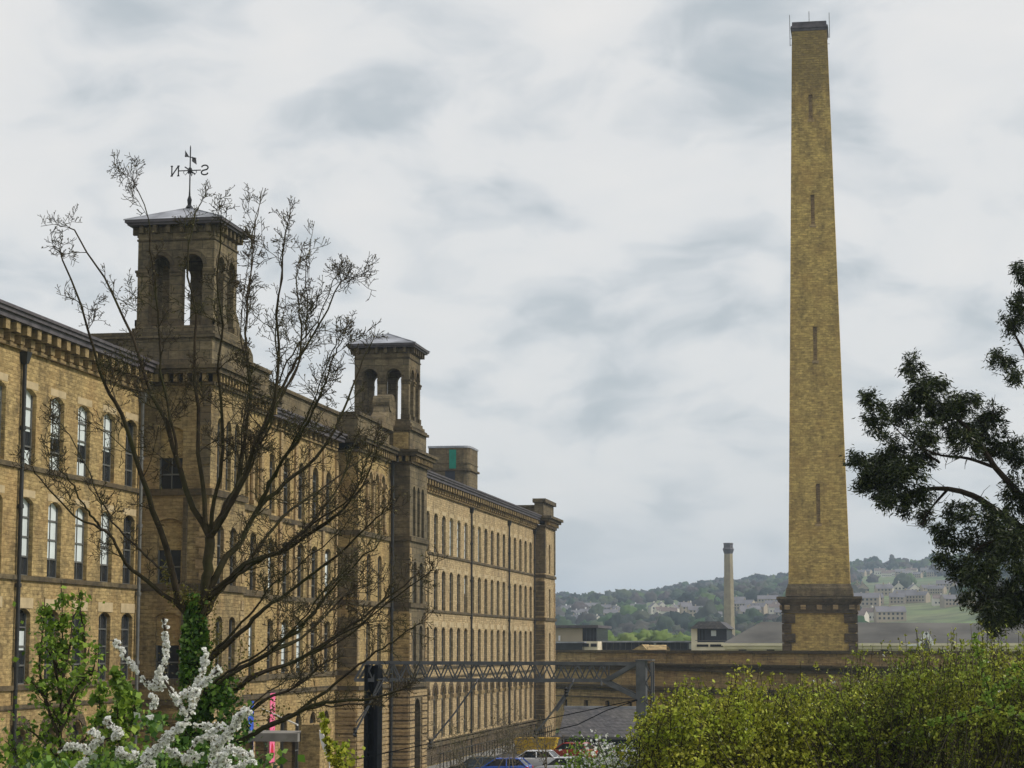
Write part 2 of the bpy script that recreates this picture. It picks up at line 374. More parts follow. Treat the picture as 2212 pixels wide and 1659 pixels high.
# ------------------------------------------------------------------ walls with openings
class Face:
    """vertical wall plane; O origin, U horizontal unit, n outward unit"""
    def __init__(s, O, U, n): s.O = Vector(O); s.U = Vector(U); s.n = Vector(n)
    def p(s, u, z, d=0): return s.O+s.U*u+Vector((0, 0, z))+s.n*d
def FX(X): return Face((X, 0, 0), (0, 1, 0), (1, 0, 0))     # faces +X, u = world Y
def FY(Y): return Face((0, Y, 0), (1, 0, 0), (0, -1, 0))    # faces -Y, u = world X
def FXm(X): return Face((X, 0, 0), (0, 1, 0), (-1, 0, 0))
def FYp(Y): return Face((0, Y, 0), (1, 0, 0), (0, 1, 0))
def wall(mb, fc, u0, u1, z0, z1, ops=(), depth=.22, seg=6):
    """ops: (uc, w, zb, zt, rise)"""
    cols = {}
    for o in ops: cols.setdefault((round(o[0], 3), round(o[1], 3)), []).append(o)
    cur = u0
    for (uc, wd) in sorted(cols):
        a = uc-wd/2; b = uc+wd/2
        mb.quad(fc.p(cur, z0), fc.p(a, z0), fc.p(a, z1), fc.p(cur, z1)); cur = b
        zc = z0
        for (_, _, zb, zt, rise) in sorted(cols[(uc, wd)], key=lambda o: o[2]):
            mb.quad(fc.p(a, zc), fc.p(b, zc), fc.p(b, zb), fc.p(a, zb))
            sp_ = zt-rise; pts = []
            n = seg if rise < wd*.4 else seg*2
            if rise > 0:
                Rr = (wd*wd/4+rise*rise)/(2*rise); cz = zt-Rr; th = math.asin(min(1, wd/2/Rr))
                for k in range(n+1):
                    t = -th+2*th*k/n; pts.append((uc+Rr*math.sin(t), cz+Rr*math.cos(t)))
            else: pts = [(a, zt), (b, zt)]
            for k in range(len(pts)-1):
                (ua, za), (ub, zb2) = pts[k], pts[k+1]
                if rise > 0: mb.quad(fc.p(ua, za), fc.p(ub, zb2), fc.p(ub, zt+.001), fc.p(ua, zt+.001))
                mb.quad(fc.p(ua, za), fc.p(ub, zb2), fc.p(ub, zb2, -depth), fc.p(ua, za, -depth))
            mb.quad(fc.p(a, zb), fc.p(a, sp_), fc.p(a, sp_, -depth), fc.p(a, zb, -depth))
            mb.quad(fc.p(b, zb), fc.p(b, sp_), fc.p(b, sp_, -depth), fc.p(b, zb, -depth))
            mb.quad(fc.p(a, zb), fc.p(b, zb), fc.p(b, zb, -depth), fc.p(a, zb, -depth))
            zc = zt+(.001 if rise > 0 else 0)
        mb.quad(fc.p(a, zc), fc.p(b, zc), fc.p(b, z1), fc.p(a, z1))
    mb.quad(fc.p(cur, z0), fc.p(u1, z0), fc.p(u1, z1), fc.p(cur, z1))
def fbox(mb, fc, u0, u1, z0, z1, d0, d1):
    """box on a face, from depth d0 to d1 along the outward normal"""
    P = [fc.p(u, z, d) for d in (d0, d1) for (u, z) in ((u0, z0), (u1, z0), (u1, z1), (u0, z1))]
    i = len(mb.v); mb.v += [tuple(q) for q in P]
    mb.f += [(i, i+3, i+2, i+1), (i+4, i+5, i+6, i+7), (i, i+1, i+5, i+4), (i+1, i+2, i+6, i+5), (i+2, i+3, i+7, i+6), (i+3, i, i+4, i+7)]

# prototype windows: origin at bottom centre, facing local +X, u along local Y
wcache = {}
def window(parent, fc, uc, zb, w_, h, depth, glassmat='glass', blind=None, bars=(3, 1), name='window', frame='frame'):
    key = (round(w_, 2), round(h, 2), glassmat, blind, bars, name)
    if key not in wcache:
        g = MB(); g.box(-.02, 0, -w_/2, w_/2, 0, h)
        fr = MB(); t = .06
        for y in (-w_/2+t/2, w_/2-t/2): fr.box(.002, .07, y-t/2, y+t/2, 0, h)
        fr.box(.002, .07, -w_/2, w_/2, 0, t)
        for k in range(1, bars[0]+1):
            zz = h*k/(bars[0]+1); fr.box(.002, .06, -w_/2+t, w_/2-t, zz-.035, zz+.035)
        for k in range(1, bars[1]+1):
            yy = -w_/2+w_*k/(bars[1]+1); fr.box(.002, .05, yy-.022, yy+.022, t, h)
        gm = g.build(name, M[glassmat], None).data; fm = fr.build('frame', M[frame], None).data; bm = None
        if blind:
            bb = MB()
            for (f0, f1) in blind: bb.box(.001, .012, -w_/2+.05, w_/2-.05, h*f0, h*f1)
            bm = bb.build('blind', M['blind'], None).data
        for o in list(col.objects):
            if o.data in (gm, fm, bm) and o.parent is None and o.type == 'MESH': bpy.data.objects.remove(o)
        wcache[key] = (gm, fm, bm)
    gm, fm, bm = wcache[key]
    o = bpy.data.objects.new(name, gm); col.objects.link(o); o.parent = parent
    o.location = fc.p(uc, zb, -depth); o.rotation_euler = (0, 0, math.atan2(fc.n.y, fc.n.x))
    f = bpy.data.objects.new('frame', fm); col.objects.link(f); f.parent = o
    if bm:
        b_ = bpy.data.objects.new('blind', bm); col.objects.link(b_); b_.parent = o
    return o

# ------------------------------------------------------------------ the mill
mill = empty('mill', (-33, 75, 0), 'long multi-storey stone mill with two lantern towers, left of the yard', 'mill')
mill.location = (0, 0, 0)
DEP = .24
PIT = 3.035
R1 = (16.2, 19.25); R2 = (11.78, 14.9); R3 = (7.5, 10.5); R4 = (2.0, 5.9)
WW = 1.42
def wing(y0, y1, centers, matw, tagn):
    mb = MB(); fc = FX(-33); ops = []
    for c in centers:
        ops += [(c, WW, R1[0], R1[1], .22), (c, WW, R2[0], R2[1], .22), (c, WW, R3[0], R3[1], .22), (c, WW, R4[0], R4[1], .55)]
    wall(mb, fc, y0, y1, 0, 20.65, ops, DEP)
    wo = mb.build('wall', matw, mill)
    # sill strings, ledge and plinth
    t = MB()
    for z in (15.98, 11.6, 7.3):
        fbox(t, fc, y0, y1, z, z+.19, -.02, .11)
    fbox(t, fc, y0, y1, 1.45, 1.85, -.02, .3)
    fbox(t, fc, y0, y1, 6.55, 6.72, -.02, .08)
    t.build('string_course', M['trim'], mill)
    # impost band between the ground-floor windows
    t = MB(); prev = y0
    for c in centers+[None]:
        e = (c-WW/2) if c else y1
        if e-prev > .05: fbox(t, fc, prev, e, 5.0, 5.25, -.02, .07)
        if c: prev = c+WW/2
    t.build('impost_band', M['corbel'], mill)
    # lintel stones, paler, with rough arch heads at the ground floor
    l = MB()
    for c in centers:
        for (zb, zt) in (R3,):
            fbox(l, fc, c-WW/2-.18, c+WW/2+.18, zt+.004, zt+.42, -.02, .03)
            l.build('lintel', M['pale'], wo); l = MB()
        for (zb, zt) in (R1, R2):
            fbox(l, fc, c-WW/2-.12, c+WW/2+.12, zt+.004, zt+.3, -.02, .012)
            l.build('lintel', M['pale'], wo); l = MB()
    a = MB()
    for c in centers:
        for k in range(7):
            t0 = math.pi*(k+.04)/7; t1 = math.pi*(k+.96)/7
            r0, r1 = WW/2+.02, WW/2+.4
            def q(r, t_, d): return fc.p(c+r*math.cos(t_), 5.3+r*math.sin(t_)*.9, d)
            P = [q(r0, t0, .05), q(r1, t0, .05), q(r1, t1, .05), q(r0, t1, .05)]; B = [q(r0, t0, -.02), q(r1, t0, -.02), q(r1, t1, -.02), q(r0, t1, -.02)]
            a.poly(P)
            for j in range(4): a.quad(P[j], B[j], B[(j+1) % 4], P[(j+1) % 4])
    a.build('arch_stones', M['quoin_dark'], mill)
    # cornice
    cornice(fc, y0, y1, 20.65)
def cornice(fc, u0, u1, zb, closed=False, deep=.78, h=1.38):
    t = MB()
    fbox(t, fc, u0, u1, zb, zb+.13, -.02, .16); fbox(t, fc, u0, u1, zb+.13, zb+h-.5, -.02, .03)
    t.build('bed_mould', M['corbel'], mill)
    par = mill if u1-u0 < 22 else empty('corbel_table'); par.parent = par.parent if par is mill else mill
    n = max(2, int(round((u1-u0)/1.012))); st = (u1-u0)/n; c = MB()
    for k in range(n):
        u = u0+st*(k+.5); w2 = .2
        fbox(c, fc, u-w2, u+w2, zb+.15, zb+.47, .031, deep*.42)
        fbox(c, fc, u-w2, u+w2, zb+.471, zb+h-.51, .031, deep*.75)
        if par is not mill: c.build('corbel', M['corbel'], par); c = MB()
    if par is mill: c.build('corbel_table', M['corbel'], mill)
    g = MB()
    fbox(g, fc, u0, u1, zb+h-.5, zb+h-.28, -.3, deep*.86); fbox(g, fc, u0, u1, zb+h-.28, zb+h-.12, -.3, deep)
    fbox(g, fc, u0, u1, zb+h-.12, zb+h, -.3, deep+.08)
    g.build('cornice', M['gutter'], mill)

near_c = [78.45-PIT*k for k in range(3, -1, -1)]+[81.42, 84.4, 87.4, 90.2]
far_c = [155.2+k*(204.2-155.2)/16 for k in range(-5, 17)]
far_c = [c for c in far_c if c > 141]
wing(66, 91.8, near_c, M['wall'], 'near')
wing(139.6, 206.4, far_c, M['wall_far'], 'far')
fcW = FX(-33)
for i, c in enumerate(near_c):
    if i < 2: continue
    window(mill, fcW, c, R1[0], WW, 3.06, DEP, 'glass', ((.0, .2), (.45, .99)) if i in (3, 4, 5) else ((.45, .99),) if i < 7 else None, (3, 1))
    window(mill, fcW, c, R2[0], WW, 3.13, DEP, 'glass', ((.24, .99),) if i < 7 else None, (3, 1))
    window(mill, fcW, c, R3[0], WW, 3.01, DEP, 'glass', ((.45, .7),) if i == 3 else None, (3, 1))
    window(mill, fcW, c, R4[0], WW, 3.9, DEP, 'glass_dull', None, (3, 1))
for i, c in enumerate(far_c):
    if c < 154: continue
    k = i-[j for j, q in enumerate(far_c) if q > 154][0]
    window(mill, fcW, c, R1[0], WW, 3.06, DEP, 'glass', ((.0, .97),) if k in (3, 4, 5, 6, 7) else None, (3, 1), frame='frame')
    window(mill, fcW, c, R2[0], WW, 3.13, DEP, 'glass_dull' if k % 3 else 'glass', ((.5, .97),) if k in (0, 5, 12) else None, (3, 1))
    window(mill, fcW, c, R3[0], WW, 3.01, DEP, 'glass_dull', None, (3, 1))
    window(mill, fcW, c, R4[0], WW, 3.9, DEP, 'glass_dull', None, (3, 1))
# windows not seen behind tower: plain backing so the wall is closed
bk = MB()
for c in near_c[:2]: bk.box(-33.3, -33.26, c-.8, c+.8, 1.9, 19.4)
for c in far_c:
    if c < 154: bk.box(-33.3, -33.26, c-.8, c+.8, 1.9, 19.4)
bk.build('inner_shutter', M['dark'], mill)
# basement slits and rough plinth blocks of the far wing
pb = MB()
for k in range(60):
    y = 140+k*1.1
    for z in (.14, .78):
        fbox(pb, fcW, y+.03, y+1.07, z, z+.6, -.02, .06+random.random()*.1)
pb.build('plinth_blocks', M['quoin_dark'], mill)
# body of the building behind the facades
bd = MB(); bd.box(-49, -33.32, 66.02, 213.4, 0, 21.4)
bd.build('rear_block', M['wall'], mill)
rf = MB(); rf.prism([(-48.9, 21.5), (-33.2, 21.5), (-34.4, 21.85), (-41, 23.0), (-47.8, 21.85)], 'y', 66.5, 205); rf.build('roof', M['slate'], mill)
# downpipes
def downpipe(x, y, ztop, matn='pipe', hop=True, r=.085):
    p = MB(); p.tube([(x, y, 0.1), (x, y, ztop)], r, 8)
    for z in np.arange(2, ztop-1, 3.1): p.tube([(x, y, z), (x, y, z+.16)], r*1.45, 8, True)
    if hop: p.frustum((x-.12, x+.12, y-.12, y+.12), (x-.2, x+.2, y-.24, y+.24), ztop-.45, ztop)
    p.build('downpipe', M[matn], mill)
downpipe(-32.86, 77.55, 20.6); downpipe(-32.85, 91.2, 20.6, 'pipe_grey'); downpipe(-32.86, 172.35, 20.6); downpipe(-32.86, 191.0, 20.6); downpipe(-32.86, 205.9, 20.6)
downpipe(-30.84, 133.9, 21.5, r=.1)

# --- generic block with -Y, +X, +Y faces
def quoins(fc, ue, dirn, z0, z1, mat, wd=.62, step=.5, proud=.05):
    q = MB(); z = z0; k = 0
    while z+step <= z1+.01:
        ww = wd if k % 2 else wd*.72
        a, b_ = (ue, ue+ww) if dirn > 0 else (ue-ww, ue)
        fbox(q, fc, a, b_, z+.03, z+step-.03, -.02, proud); z += step; k += 1
    return q.build('quoins', mat, mill)
def block(x0, x1, y0, y1, z0, z1, west=(), south=(), mat=None, depth=.24, backs=True):
    mb = MB()
    wall(mb, FY(y0), x0, x1, z0, z1, west, depth); wall(mb, FX(x1), y0, y1, z0, z1, south, depth)
    if backs:
        mb.quad((x0, y1, z0), (x1, y1, z0), (x1, y1, z1), (x0, y1, z1)); mb.quad((x0, y0, z0), (x0, y1, z0), (x0, y1, z1), (x0, y0, z1))
    mb.quad((x0, y0, z1), (x1, y0, z1), (x1, y1, z1), (x0, y1, z1))
    return mb.build('wall', mat or M['wall'], mill)
def bands(fcs, z0, z1, step, mat, proud=.07, gap=.09, name='rusticated_band'):
    q = MB(); z = z0
    while z+step <= z1+.01:
        for (fc, a, b_, skips) in fcs:
            segs = [(a, b_)]
            for (s0, s1, sz0, sz1) in skips:
                if z+step > sz0 and z < sz1:
                    ns = []
                    for (p, r) in segs:
                        if s0 > p: ns.append((p, min(r, s0)))
                        if s1 < r: ns.append((max(p, s1), r))
                    segs = ns
            for (p, r) in segs:
                if r-p > .05: fbox(q, fc, p, r, z+gap/2, z+step-gap/2, -.02, proud)
        z += step
    return q.build(name, mat, mill)
def ringcornice(x0, x1, y0, y1, prof, mat, name='tower_cornice'):
    """prof: (z0, z1, out)"""
    c = MB()
    for (z0, z1, o) in prof: c.box(x0-.0, x1+o, y0-o, y1+o, z0, z1)
    return c.build(name, mat, mill)

def ringbox(mb, x0, x1, y0, y1, z0, z1, o): mb.box(x0-o, x1+o, y0-o, y1+o, z0, z1)

# --- shafts of the two lantern towers
XS = -29.75
def shaft(y0, y1, first):
    xl = -33.05 if first else -31.1
    west = []; south = []
    yc = (y0+y1)/2
    if first:
        for (zb, zt) in ((16.1, 19.1), (11.85, 14.85), (7.5, 10.55), (2.2, 5.6)): west.append((-31.65, 1.15, zb, zt, .2))
    for dy in (-1.35, 0, 1.35):
        south += [(yc+dy, .8, 16.3, 19.6, .4)]
    for dy in (-1.0, 1.0):
        south += [(yc+dy, 1.0, 11.8, 14.6, .2), (yc+dy, 1.0, 7.5, 10.4, .2)]
    south.append((yc+.001, 1.9, 0.3, 5.6, .95))
    # columns must not overlap: lower storeys use their own wall strips
    mb = MB(); fw = FY(y0); fs = FX(XS)
    wall(mb, fw, xl, XS, 0, 21.0, west, .28)
    wall(mb, fs, y0, y1, 0, 6.6, [o for o in south if o[2] < 6], .4)
    wall(mb, fs, y0, y1, 6.6, 15.6, [o for o in south if 6.6 < o[2] < 15.6], .24)
    wall(mb, fs, y0, y1, 15.6, 21.0, [o for o in south if o[2] > 15.6], .24)
    mb.quad((-33.05, y1, 0), (XS, y1, 0), (XS, y1, 21), (-33.05, y1, 21))
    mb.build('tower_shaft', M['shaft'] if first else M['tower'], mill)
    for (u, w_, zb, zt, r) in south:
        if zb < 1: 
            d = MB(); d.box(XS-.45, XS-.42, u-1., u+1., .1, zt+.05); d.build('door', M['dark'], mill); continue
        window(mill, fs, u, zb, w_, zt-zb, .24, 'glass_dull', None, (2, 0), name='tower_window')
    for (u, w_, zb, zt, r) in west:
        f = MB(); fbox(f, fw, u-w_/2, u+w_/2, zb+1.55, zt, -.33, -.2); f.build('blind_arch_infill', M['wall'], mill)
        window(mill, fw, u, zb, w_, 1.56, .25, 'glass', None, (1, 1), name='tower_window')
    # bands at the storeys
    t = MB()
    for z in (15.9, 11.55, 7.25):
        t.box(xl, XS+.14, y0-.14, y1+.14, z, z+.3)
    t.box(xl, XS+.22, y0-.22, y1+.22, 6.35, 6.6)
    t.build('string_course', M['trim'], mill)
    if first:
        quoins(fw, XS, -1, 7.7, 11.5, M['quoin']); quoins(fw, XS, -1, 12, 15.8, M['quoin']); quoins(fw, XS, -1, 16.4, 20.9, M['tower'], .55, .9)
        p = MB(); fbox(p, fw, -30.98, -30.78, 6.7, 15.8, -.02, .09); p.build('pilaster', M['trim'], mill)
        sk = [(-32.3, -31.0, 2.1, 5.7)]
    else:
        bands([(fw, -31.05, XS, [])], 11.95, 15.6, .45, M['tower'], .05, .05)
        bands([(fw, -31.05, XS, [])], 7.7, 11.3, .6, M['wall'], .05, .04)
        sk = []
    bands([(fw, xl, XS, sk)], .2, 6.2, .5, M['quoin'] if not first else M['wall'], .09, .12)
    bands([(fs, y0, y1, [(yc-1.2, yc+1.2, 0, 5.7)])], .2, 6.2, .5, M['quoin'], .09, .12)
    quoins(fs, y0, 1, 7.7, 11.4, M['quoin'], .6); quoins(fs, y1, -1, 7.7, 11.4, M['quoin'], .6)
    quoins(fs, y0, 1, 12, 15.7, M['quoin'], .6); quoins(fs, y1, -1, 12, 15.7, M['quoin'], .6)
    # cornice with brackets round the shaft head
    c = MB(); c.box(xl, XS+.18, y0-.18, y1+.18, 21.0, 21.12); c.box(xl, XS+.55, y0-.55, y1+.55, 21.5, 21.72); c.box(xl, XS+.68, y0-.68, y1+.68, 21.72, 21.9)
    c.build('cornice', M['trim'], mill)
    k = MB(); u = xl+.3
    while u < XS: fbox(k, fw, u-.09, u+.09, 21.121, 21.499, .03, .42); u += .46
    u = y0+.15
    while u < y1: fbox(k, fs, u-.09, u+.09, 21.121, 21.499, .03, .42); u += .46
    k.build('corbel_table', M['corbel'], mill)
    a = MB(); a.box(-36.0, XS-.05, y0+.1, y1-.1, 21.92, 23.25); a.build('attic', M['tower'], mill)
    a = MB(); a.box(-36.15, XS+.12, y0-.05, y1+.05, 23.25, 23.42); a.box(-36.05, XS+.0, y0+.05, y1-.05, 23.42, 23.55); a.build('attic_coping', M['trim'], mill)
    if not first:
        a = MB(); fbox(a, fw, -30.9, -29.9, 22.0, 23.1, -.16, -.04); a.build('attic_panel', M['wall'], mill)
shaft(91.8, 97.3, True); shaft(134.2, 139.6, False)

# --- lanterns
def lantern(y0, vane):
    x0, x1 = (-34.0, -30.22) if vane else (-33.75, -30.03); y1 = y0+3.6; xc = (x0+x1)/2; yc = (y0+y1)/2
    T = empty('lantern_tower', (0, 0, 0)); T.parent = mill
    mb = MB(); zb, zt = 24.05, 27.45
    mb.box(x0-.28, x1+.28, y0-.28, y1+.28, 23.5, 23.72); mb.box(x0-.16, x1+.16, y0-.16, y1+.16, 23.72, 23.95); mb.box(x0-.06, x1+.06, y0-.06, y1+.06, 23.95, 24.05)
    mb.build('lantern_base', M['tower'], T)
    mb = MB(); th = .5
    faces = [(FY(y0), x0, x1, xc), (FYp(y1), x0, x1, xc), (FX(x1), y0, y1, yc), (FXm(x0), y0, y1, yc)]
    for (fc, a, b_, c) in faces:
        wall(mb, fc, a, b_, 24.05, 28.85, [(c-.82, 1.04, 24.06, zt, .52), (c+.82, 1.04, 24.06, zt, .52)], th, 6)
        # inside skin
        g = Face(fc.O-fc.n*th, fc.U, fc.n)
        wall(mb, g, a+th, b_-th, 24.05, 28.85, [(c-.82, 1.04, 24.06, zt, .52), (c+.82, 1.04, 24.06, zt, .52)], .001, 6)
    mb.build('arcade_wall', M['tower'], T)
    im = MB()
    for (fc, a, b_, c) in faces:
        for (p, q) in ((a, c-1.34), (c-.30, c+.30), (c+1.34, b_)):
            e0 = -.1 if p == a else 0; e1 = .1 if q == b_ else 0
            fbox(im, fc, p+e0, q+e1, 26.62, 26.74, -.02, .10); fbox(im, fc, p+e0*.6, q+e1*.6, 26.45, 26.62, -.02, .05)
            fbox(im, fc, p+e0*.7, q+e1*.7, 24.06, 24.36, -.02, .07)
        for s in (-.82, .82):
            for k in range(10):
                t0 = math.pi*k/10; t1 = math.pi*(k+1)/10; r0, r1 = .54, .74
                def q2(r, t_, d): return fc.p(c+s+r*math.cos(t_), zt-.52+r*math.sin(t_), d)
                P = [q2(r0, t0, .06), q2(r1, t0, .06), q2(r1, t1, .06), q2(r0, t1, .06)]; B = [q2(r0, t0, -.02), q2(r1, t0, -.02), q2(r1, t1, -.02), q2(r0, t1, -.02)]
                im.poly(P); im.quad(P[1], B[1], B[2], P[2]); im.quad(P[0], B[0], B[3], P[3])
    im.build('mouldings', M['trim'], T)
    br = MB()
    br.box(x0-.05, x1+.05, y0-.05, y1+.05, 28.15, 28.24)
    for (fc, a, b_, c) in faces:
        for k in range(6):
            u = a+.25+(b_-a-.5)*k/5; fbox(br, fc, u-.1, u+.1, 28.5, 28.87, -.02, .34)
    br.build('eaves_bracket', M['trim'], T)
    e = MB(); e.box(x0-.42, x1+.42, y0-.42, y1+.42, 28.87, 28.98); e.box(x0-.52, x1+.52, y0-.52, y1+.52, 28.98, 29.12); e.build('eaves', M['gutter'], T)
    r = MB(); i = 0
    a = [(x0-.55, y0-.55, 29.12), (x1+.55, y0-.55, 29.12), (x1+.55, y1+.55, 29.12), (x0-.55, y1+.55, 29.12)]; ap = (xc, yc, 30.1)
    for k in range(4): r.poly([a[k], a[(k+1) % 4], ap])
    r.quad(*a)
    for k in range(4): r.bar(a[k], ap, .1, .06)
    r.build('lantern_roof', M['lead'], T)
    vt = MB()
    if not vane: vt.lathe((xc, yc, 30.0), [(.12, 0), (.15, .06), (.04, .12), (.02, .2)], 8); vt.build('finial', M['gutter'], T)
    # scroll buttress on the side of the lantern away from its wing
    s = 1 if vane else -1; ys0 = y1+.05 if s > 0 else y0-.05
    prof = [(0, 23.4), (0, 25.3), (.5, 25.75), (1.3, 25.85), (2.1, 25.6), (2.7, 25.05), (3.1, 24.5), (3.9, 24.2), (4.6, 24.1), (5.1, 23.8), (5.2, 23.4)]
    if s < 0: prof = [(a_*.75, z_-.25) for a_, z_ in prof]
    sc = MB(); sc.prism([(ys0+s*a_, z_) for a_, z_ in prof], 'x', -31.9, -30.9)
    sc.tube([(-31.98, ys0+s*1.6, 24.9), (-30.82, ys0+s*1.6, 24.9)], .55, 14, True)
    sc.build('scroll_buttress', M['tower'], mill)
    return T, xc, yc
T1, vx, vy = lantern(93.3, True); T2, _, _ = lantern(134.9, False)
# weather vane with N and S
V_ = MB(); V_.lathe((vx, vy, 30.0), [(.16, 0), (.2, .1), (.09, .25), (.12, .5), (.05, .7), (.035, 1.0), (.03, 3.1), (.01, 3.2)], 8)
zc = 31.95; V_.bar((vx-.55, vy, zc), (vx+.55, vy, zc), .045); V_.bar((vx, vy-.75, zc), (vx, vy+.75, zc), .045)
V_.lathe((vx, vy, zc-.1), [(.03, -.05), (.11, 0), (.13, .1), (.08, .22), (.03, .26)], 8)
for sx, sy in ((.3, 0), (-.3, 0), (0, .3), (0, -.3)):
    V_.tube([(vx+sx*.3, vy+sy*.3, zc-.05), (vx+sx*.8, vy+sy*.8, zc-.22), (vx+sx*1.1, vy+sy*1.1, zc-.1), (vx+sx, vy+sy, zc)], .02, 4)
# arrow pointing along the line of sight, banner tail
V_.bar((vx-.12, vy-.45, zc+.62), (vx+.12, vy+.5, zc+.72), .04)
V_.poly([(vx-.10, vy-.5, zc+.55), (vx-.02, vy-.1, zc+.66), (vx-.10, vy-.5, zc+.9)]); V_.poly([(vx+.02, vy+.2, zc+.5), (vx+.13, vy+.6, zc+.42), (vx+.1, vy+.6, zc+.7), (vx+.02, vy+.2, zc+.74)])
vane = V_.build('weather_vane', M['iron'], T1)
def letter(cx, pts_list, r=.035, s=.21):
    L = MB()
    for pts in pts_list: L.tube([(cx+p[0]*s, vy, zc+p[1]*s*1.15) for p in pts], r, 5, True)
    return L.build('compass_letter', M['iron'], T1)
# both letters are seen from behind, so they read mirrored
letter(vx-.76, [[(-.8, -1), (-.8, 1)], [(.8, -1), (.8, 1)], [(.8, 1), (-.8, -1)], [(-1.05, 1), (-.55, 1)], [(.55, -1), (1.05, -1)], [(-1.05, -1), (-.55, -1)], [(.55, 1), (1.05, 1)]], .034)
Sp = [(.8*math.cos(t), .5+.5*math.sin(t)) for t in np.linspace(R(10), R(270), 9)]+[(.8*math.cos(t), -.5+.5*math.sin(t)) for t in np.linspace(R(90), R(-170), 9)]
letter(vx+.74, [[(-p[0], p[1]) for p in Sp]], .038)
vane.name = 'weather_vane'

# --- pavilions beside the towers and the centre
def pav(y0, y1, X, xl, big):
    fs = FX(X); fw = FY(y0); yc = (y0+y1)/2; n = 3
    mb = MB(); top = [(yc+d, .95, 16.4, 19.9, .47) for d in (-1.7, 0, 1.7)]
    mid = [(yc+d, 1.05, z, z+3.0, .2) for d in (-1.5, 1.5) for z in (7.5, 11.8)]
    wall(mb, fs, y0, y1, 0, 6.6, [(yc, 2.4, .2, 5.7, 1.2)], .5, 6); wall(mb, fs, y0, y1, 6.6, 15.6, mid, .24); wall(mb, fs, y0, y1, 15.6, 21.0, top, .3)
    wall(mb, fw, xl, X, 0, 21.0, [], .2)
    mb.quad((xl, y1, 0), (X, y1, 0), (X, y1, 21), (xl, y1, 21))
    mb.build('pavilion_wall', M['wall'], mill)
    for o in top: window(mill, fs, o[0], o[2], o[1], o[3]-o[2], .3, 'glass_dull', None, (2, 0), name='pavilion_window')
    for o in mid: window(mill, fs, o[0], o[2], o[1], o[3]-o[2], .24, 'glass_dull', ((.3, .95),) if o[2] < 8 and not big else None, (2, 1), name='pavilion_window')
    d = MB(); d.box(X-.56, X-.52, yc-1.3, yc+1.3, .1, 5.8); d.build('door', M['dark'], mill)
    # colonnettes and arches of the triple window
    c = MB()
    for dy in (-2.4, -.85, .85, 2.4): c.tube([(X+.1, yc+dy, 16.3), (X+.1, yc+dy, 19.2)], .13, 8); fbox(c, fs, yc+dy-.2, yc+dy+.2, 19.2, 19.42, -.02, .28); fbox(c, fs, yc+dy-.2, yc+dy+.2, 16.2, 16.4, -.02, .26)
    for dy in (-1.7, 0, 1.7):
        for k in range(8):
            t0 = math.pi*k/8; t1 = math.pi*(k+1)/8
            c.bar(fs.p(yc+dy+.62*math.cos(t0), 19.43+.62*math.sin(t0), .08), fs.p(yc+dy+.62*math.cos(t1), 19.43+.62*math.sin(t1), .08), .16, .16)
    c.build('triple_window_arcade', M['quoin'], mill)
    t = MB()
    for z in (15.85, 11.55, 7.25): t.box(xl, X+.13, y0-.13, y1, z, z+.3)
    t.box(xl, X+.2, y0-.2, y1, 6.35, 6.6); t.build('string_course', M['trim'], mill)
    bands([(fs, y0, y1, [(yc-1.5, yc+1.5, 0, 5.8)]), (fw, xl, X, [])], .2, 6.2, .5, M['quoin'], .08, .11)
    bands([(fw, xl, X, [])], 7.7, 11.4, .62, M['tower'], .04, .06)
    bands([(fw, xl, X, [])], 12, 15.7, .62, M['tower'], .04, .06)
    quoins(fs, y0, 1, 7.7, 11.4, M['quoin'], .6); quoins(fs, y0, 1, 12, 15.7, M['quoin'], .6)
    if big is not None: pass
    cc = MB(); cc.box(xl, X+.16, y0-.16, y1, 21.0, 21.12); cc.box(xl, X+.62, y0-.62, y1, 21.55, 21.75); cc.box(xl, X+.74, y0-.74, y1, 21.75, 21.93); cc.build('cornice', M['trim'], mill)
    k = MB(); u = y0+.1
    while u < y1: fbox(k, fs, u-.1, u+.1, 21.121, 21.549, .02, .46); u += .62
    k.build('corbel_table', M['corbel'], mill)
    a = MB(); a.box(-35.5, X-.1, y0+.1, y1, 21.94, 23.3); a.build('attic', M['tower'], mill)
    a = MB(); a.box(-35.6, X+.06, y0-.06, y1, 23.3, 23.5); a.build('attic_coping', M['trim'], mill)
pav(97.32, 105.9, -31.05, -33.0, False); pav(125.3, 134.18, -31.05, -33.0, True)
# centre
X = -32.35; fs = FX(X); cc = [107.6+k*3.1 for k in range(6)]
mb = MB(); ops = []
for c in cc: ops += [(c, 1.35, 16.3, 19.6, .67), (c, 1.35, 11.8, 14.9, .2), (c, 1.35, 7.5, 10.5, .2), (c, 1.35, 1.0, 5.2, .67)]
wall(mb, fs, 105.92, 125.28, 0, 21.0, ops, .24); mb.build('wall', M['wall'], mill)
for o in ops: window(mill, fs, o[0], o[2], o[1], o[3]-o[2], .24, 'glass_dull', ((.1, .9),) if (int(o[0]*7+o[2]) % 3 == 0 and o[2] < 12 and o[2] > 2) else None, (3, 1), name='centre_window')
t = MB()
for z in (15.9, 11.55, 7.25, 6.4): fbox(t, fs, 105.92, 125.28, z, z+.26, -.02, .13)
t.build('string_course', M['trim'], mill)
q = MB()
for k in range(7):
    u = 106.05+k*3.1; 
    if u+.5 < 125.2: fbox(q, fs, u-.1 if k else u, u+.35, 7.6, 20.9, -.02, .12)
q.build('pilaster', M['quoin'], mill)
cornice(fs, 105.92, 124.6, 20.98, deep=.7, h=1.0)
a = MB(); a.box(-35.5, X-.1, 105.92, 125.3, 21.99, 23.3); a.build('attic', M['tower'], mill)
a = MB(); a.box(-35.6, X+.06, 105.98, 125.2, 23.3, 23.5); a.build('attic_coping', M['trim'], mill)

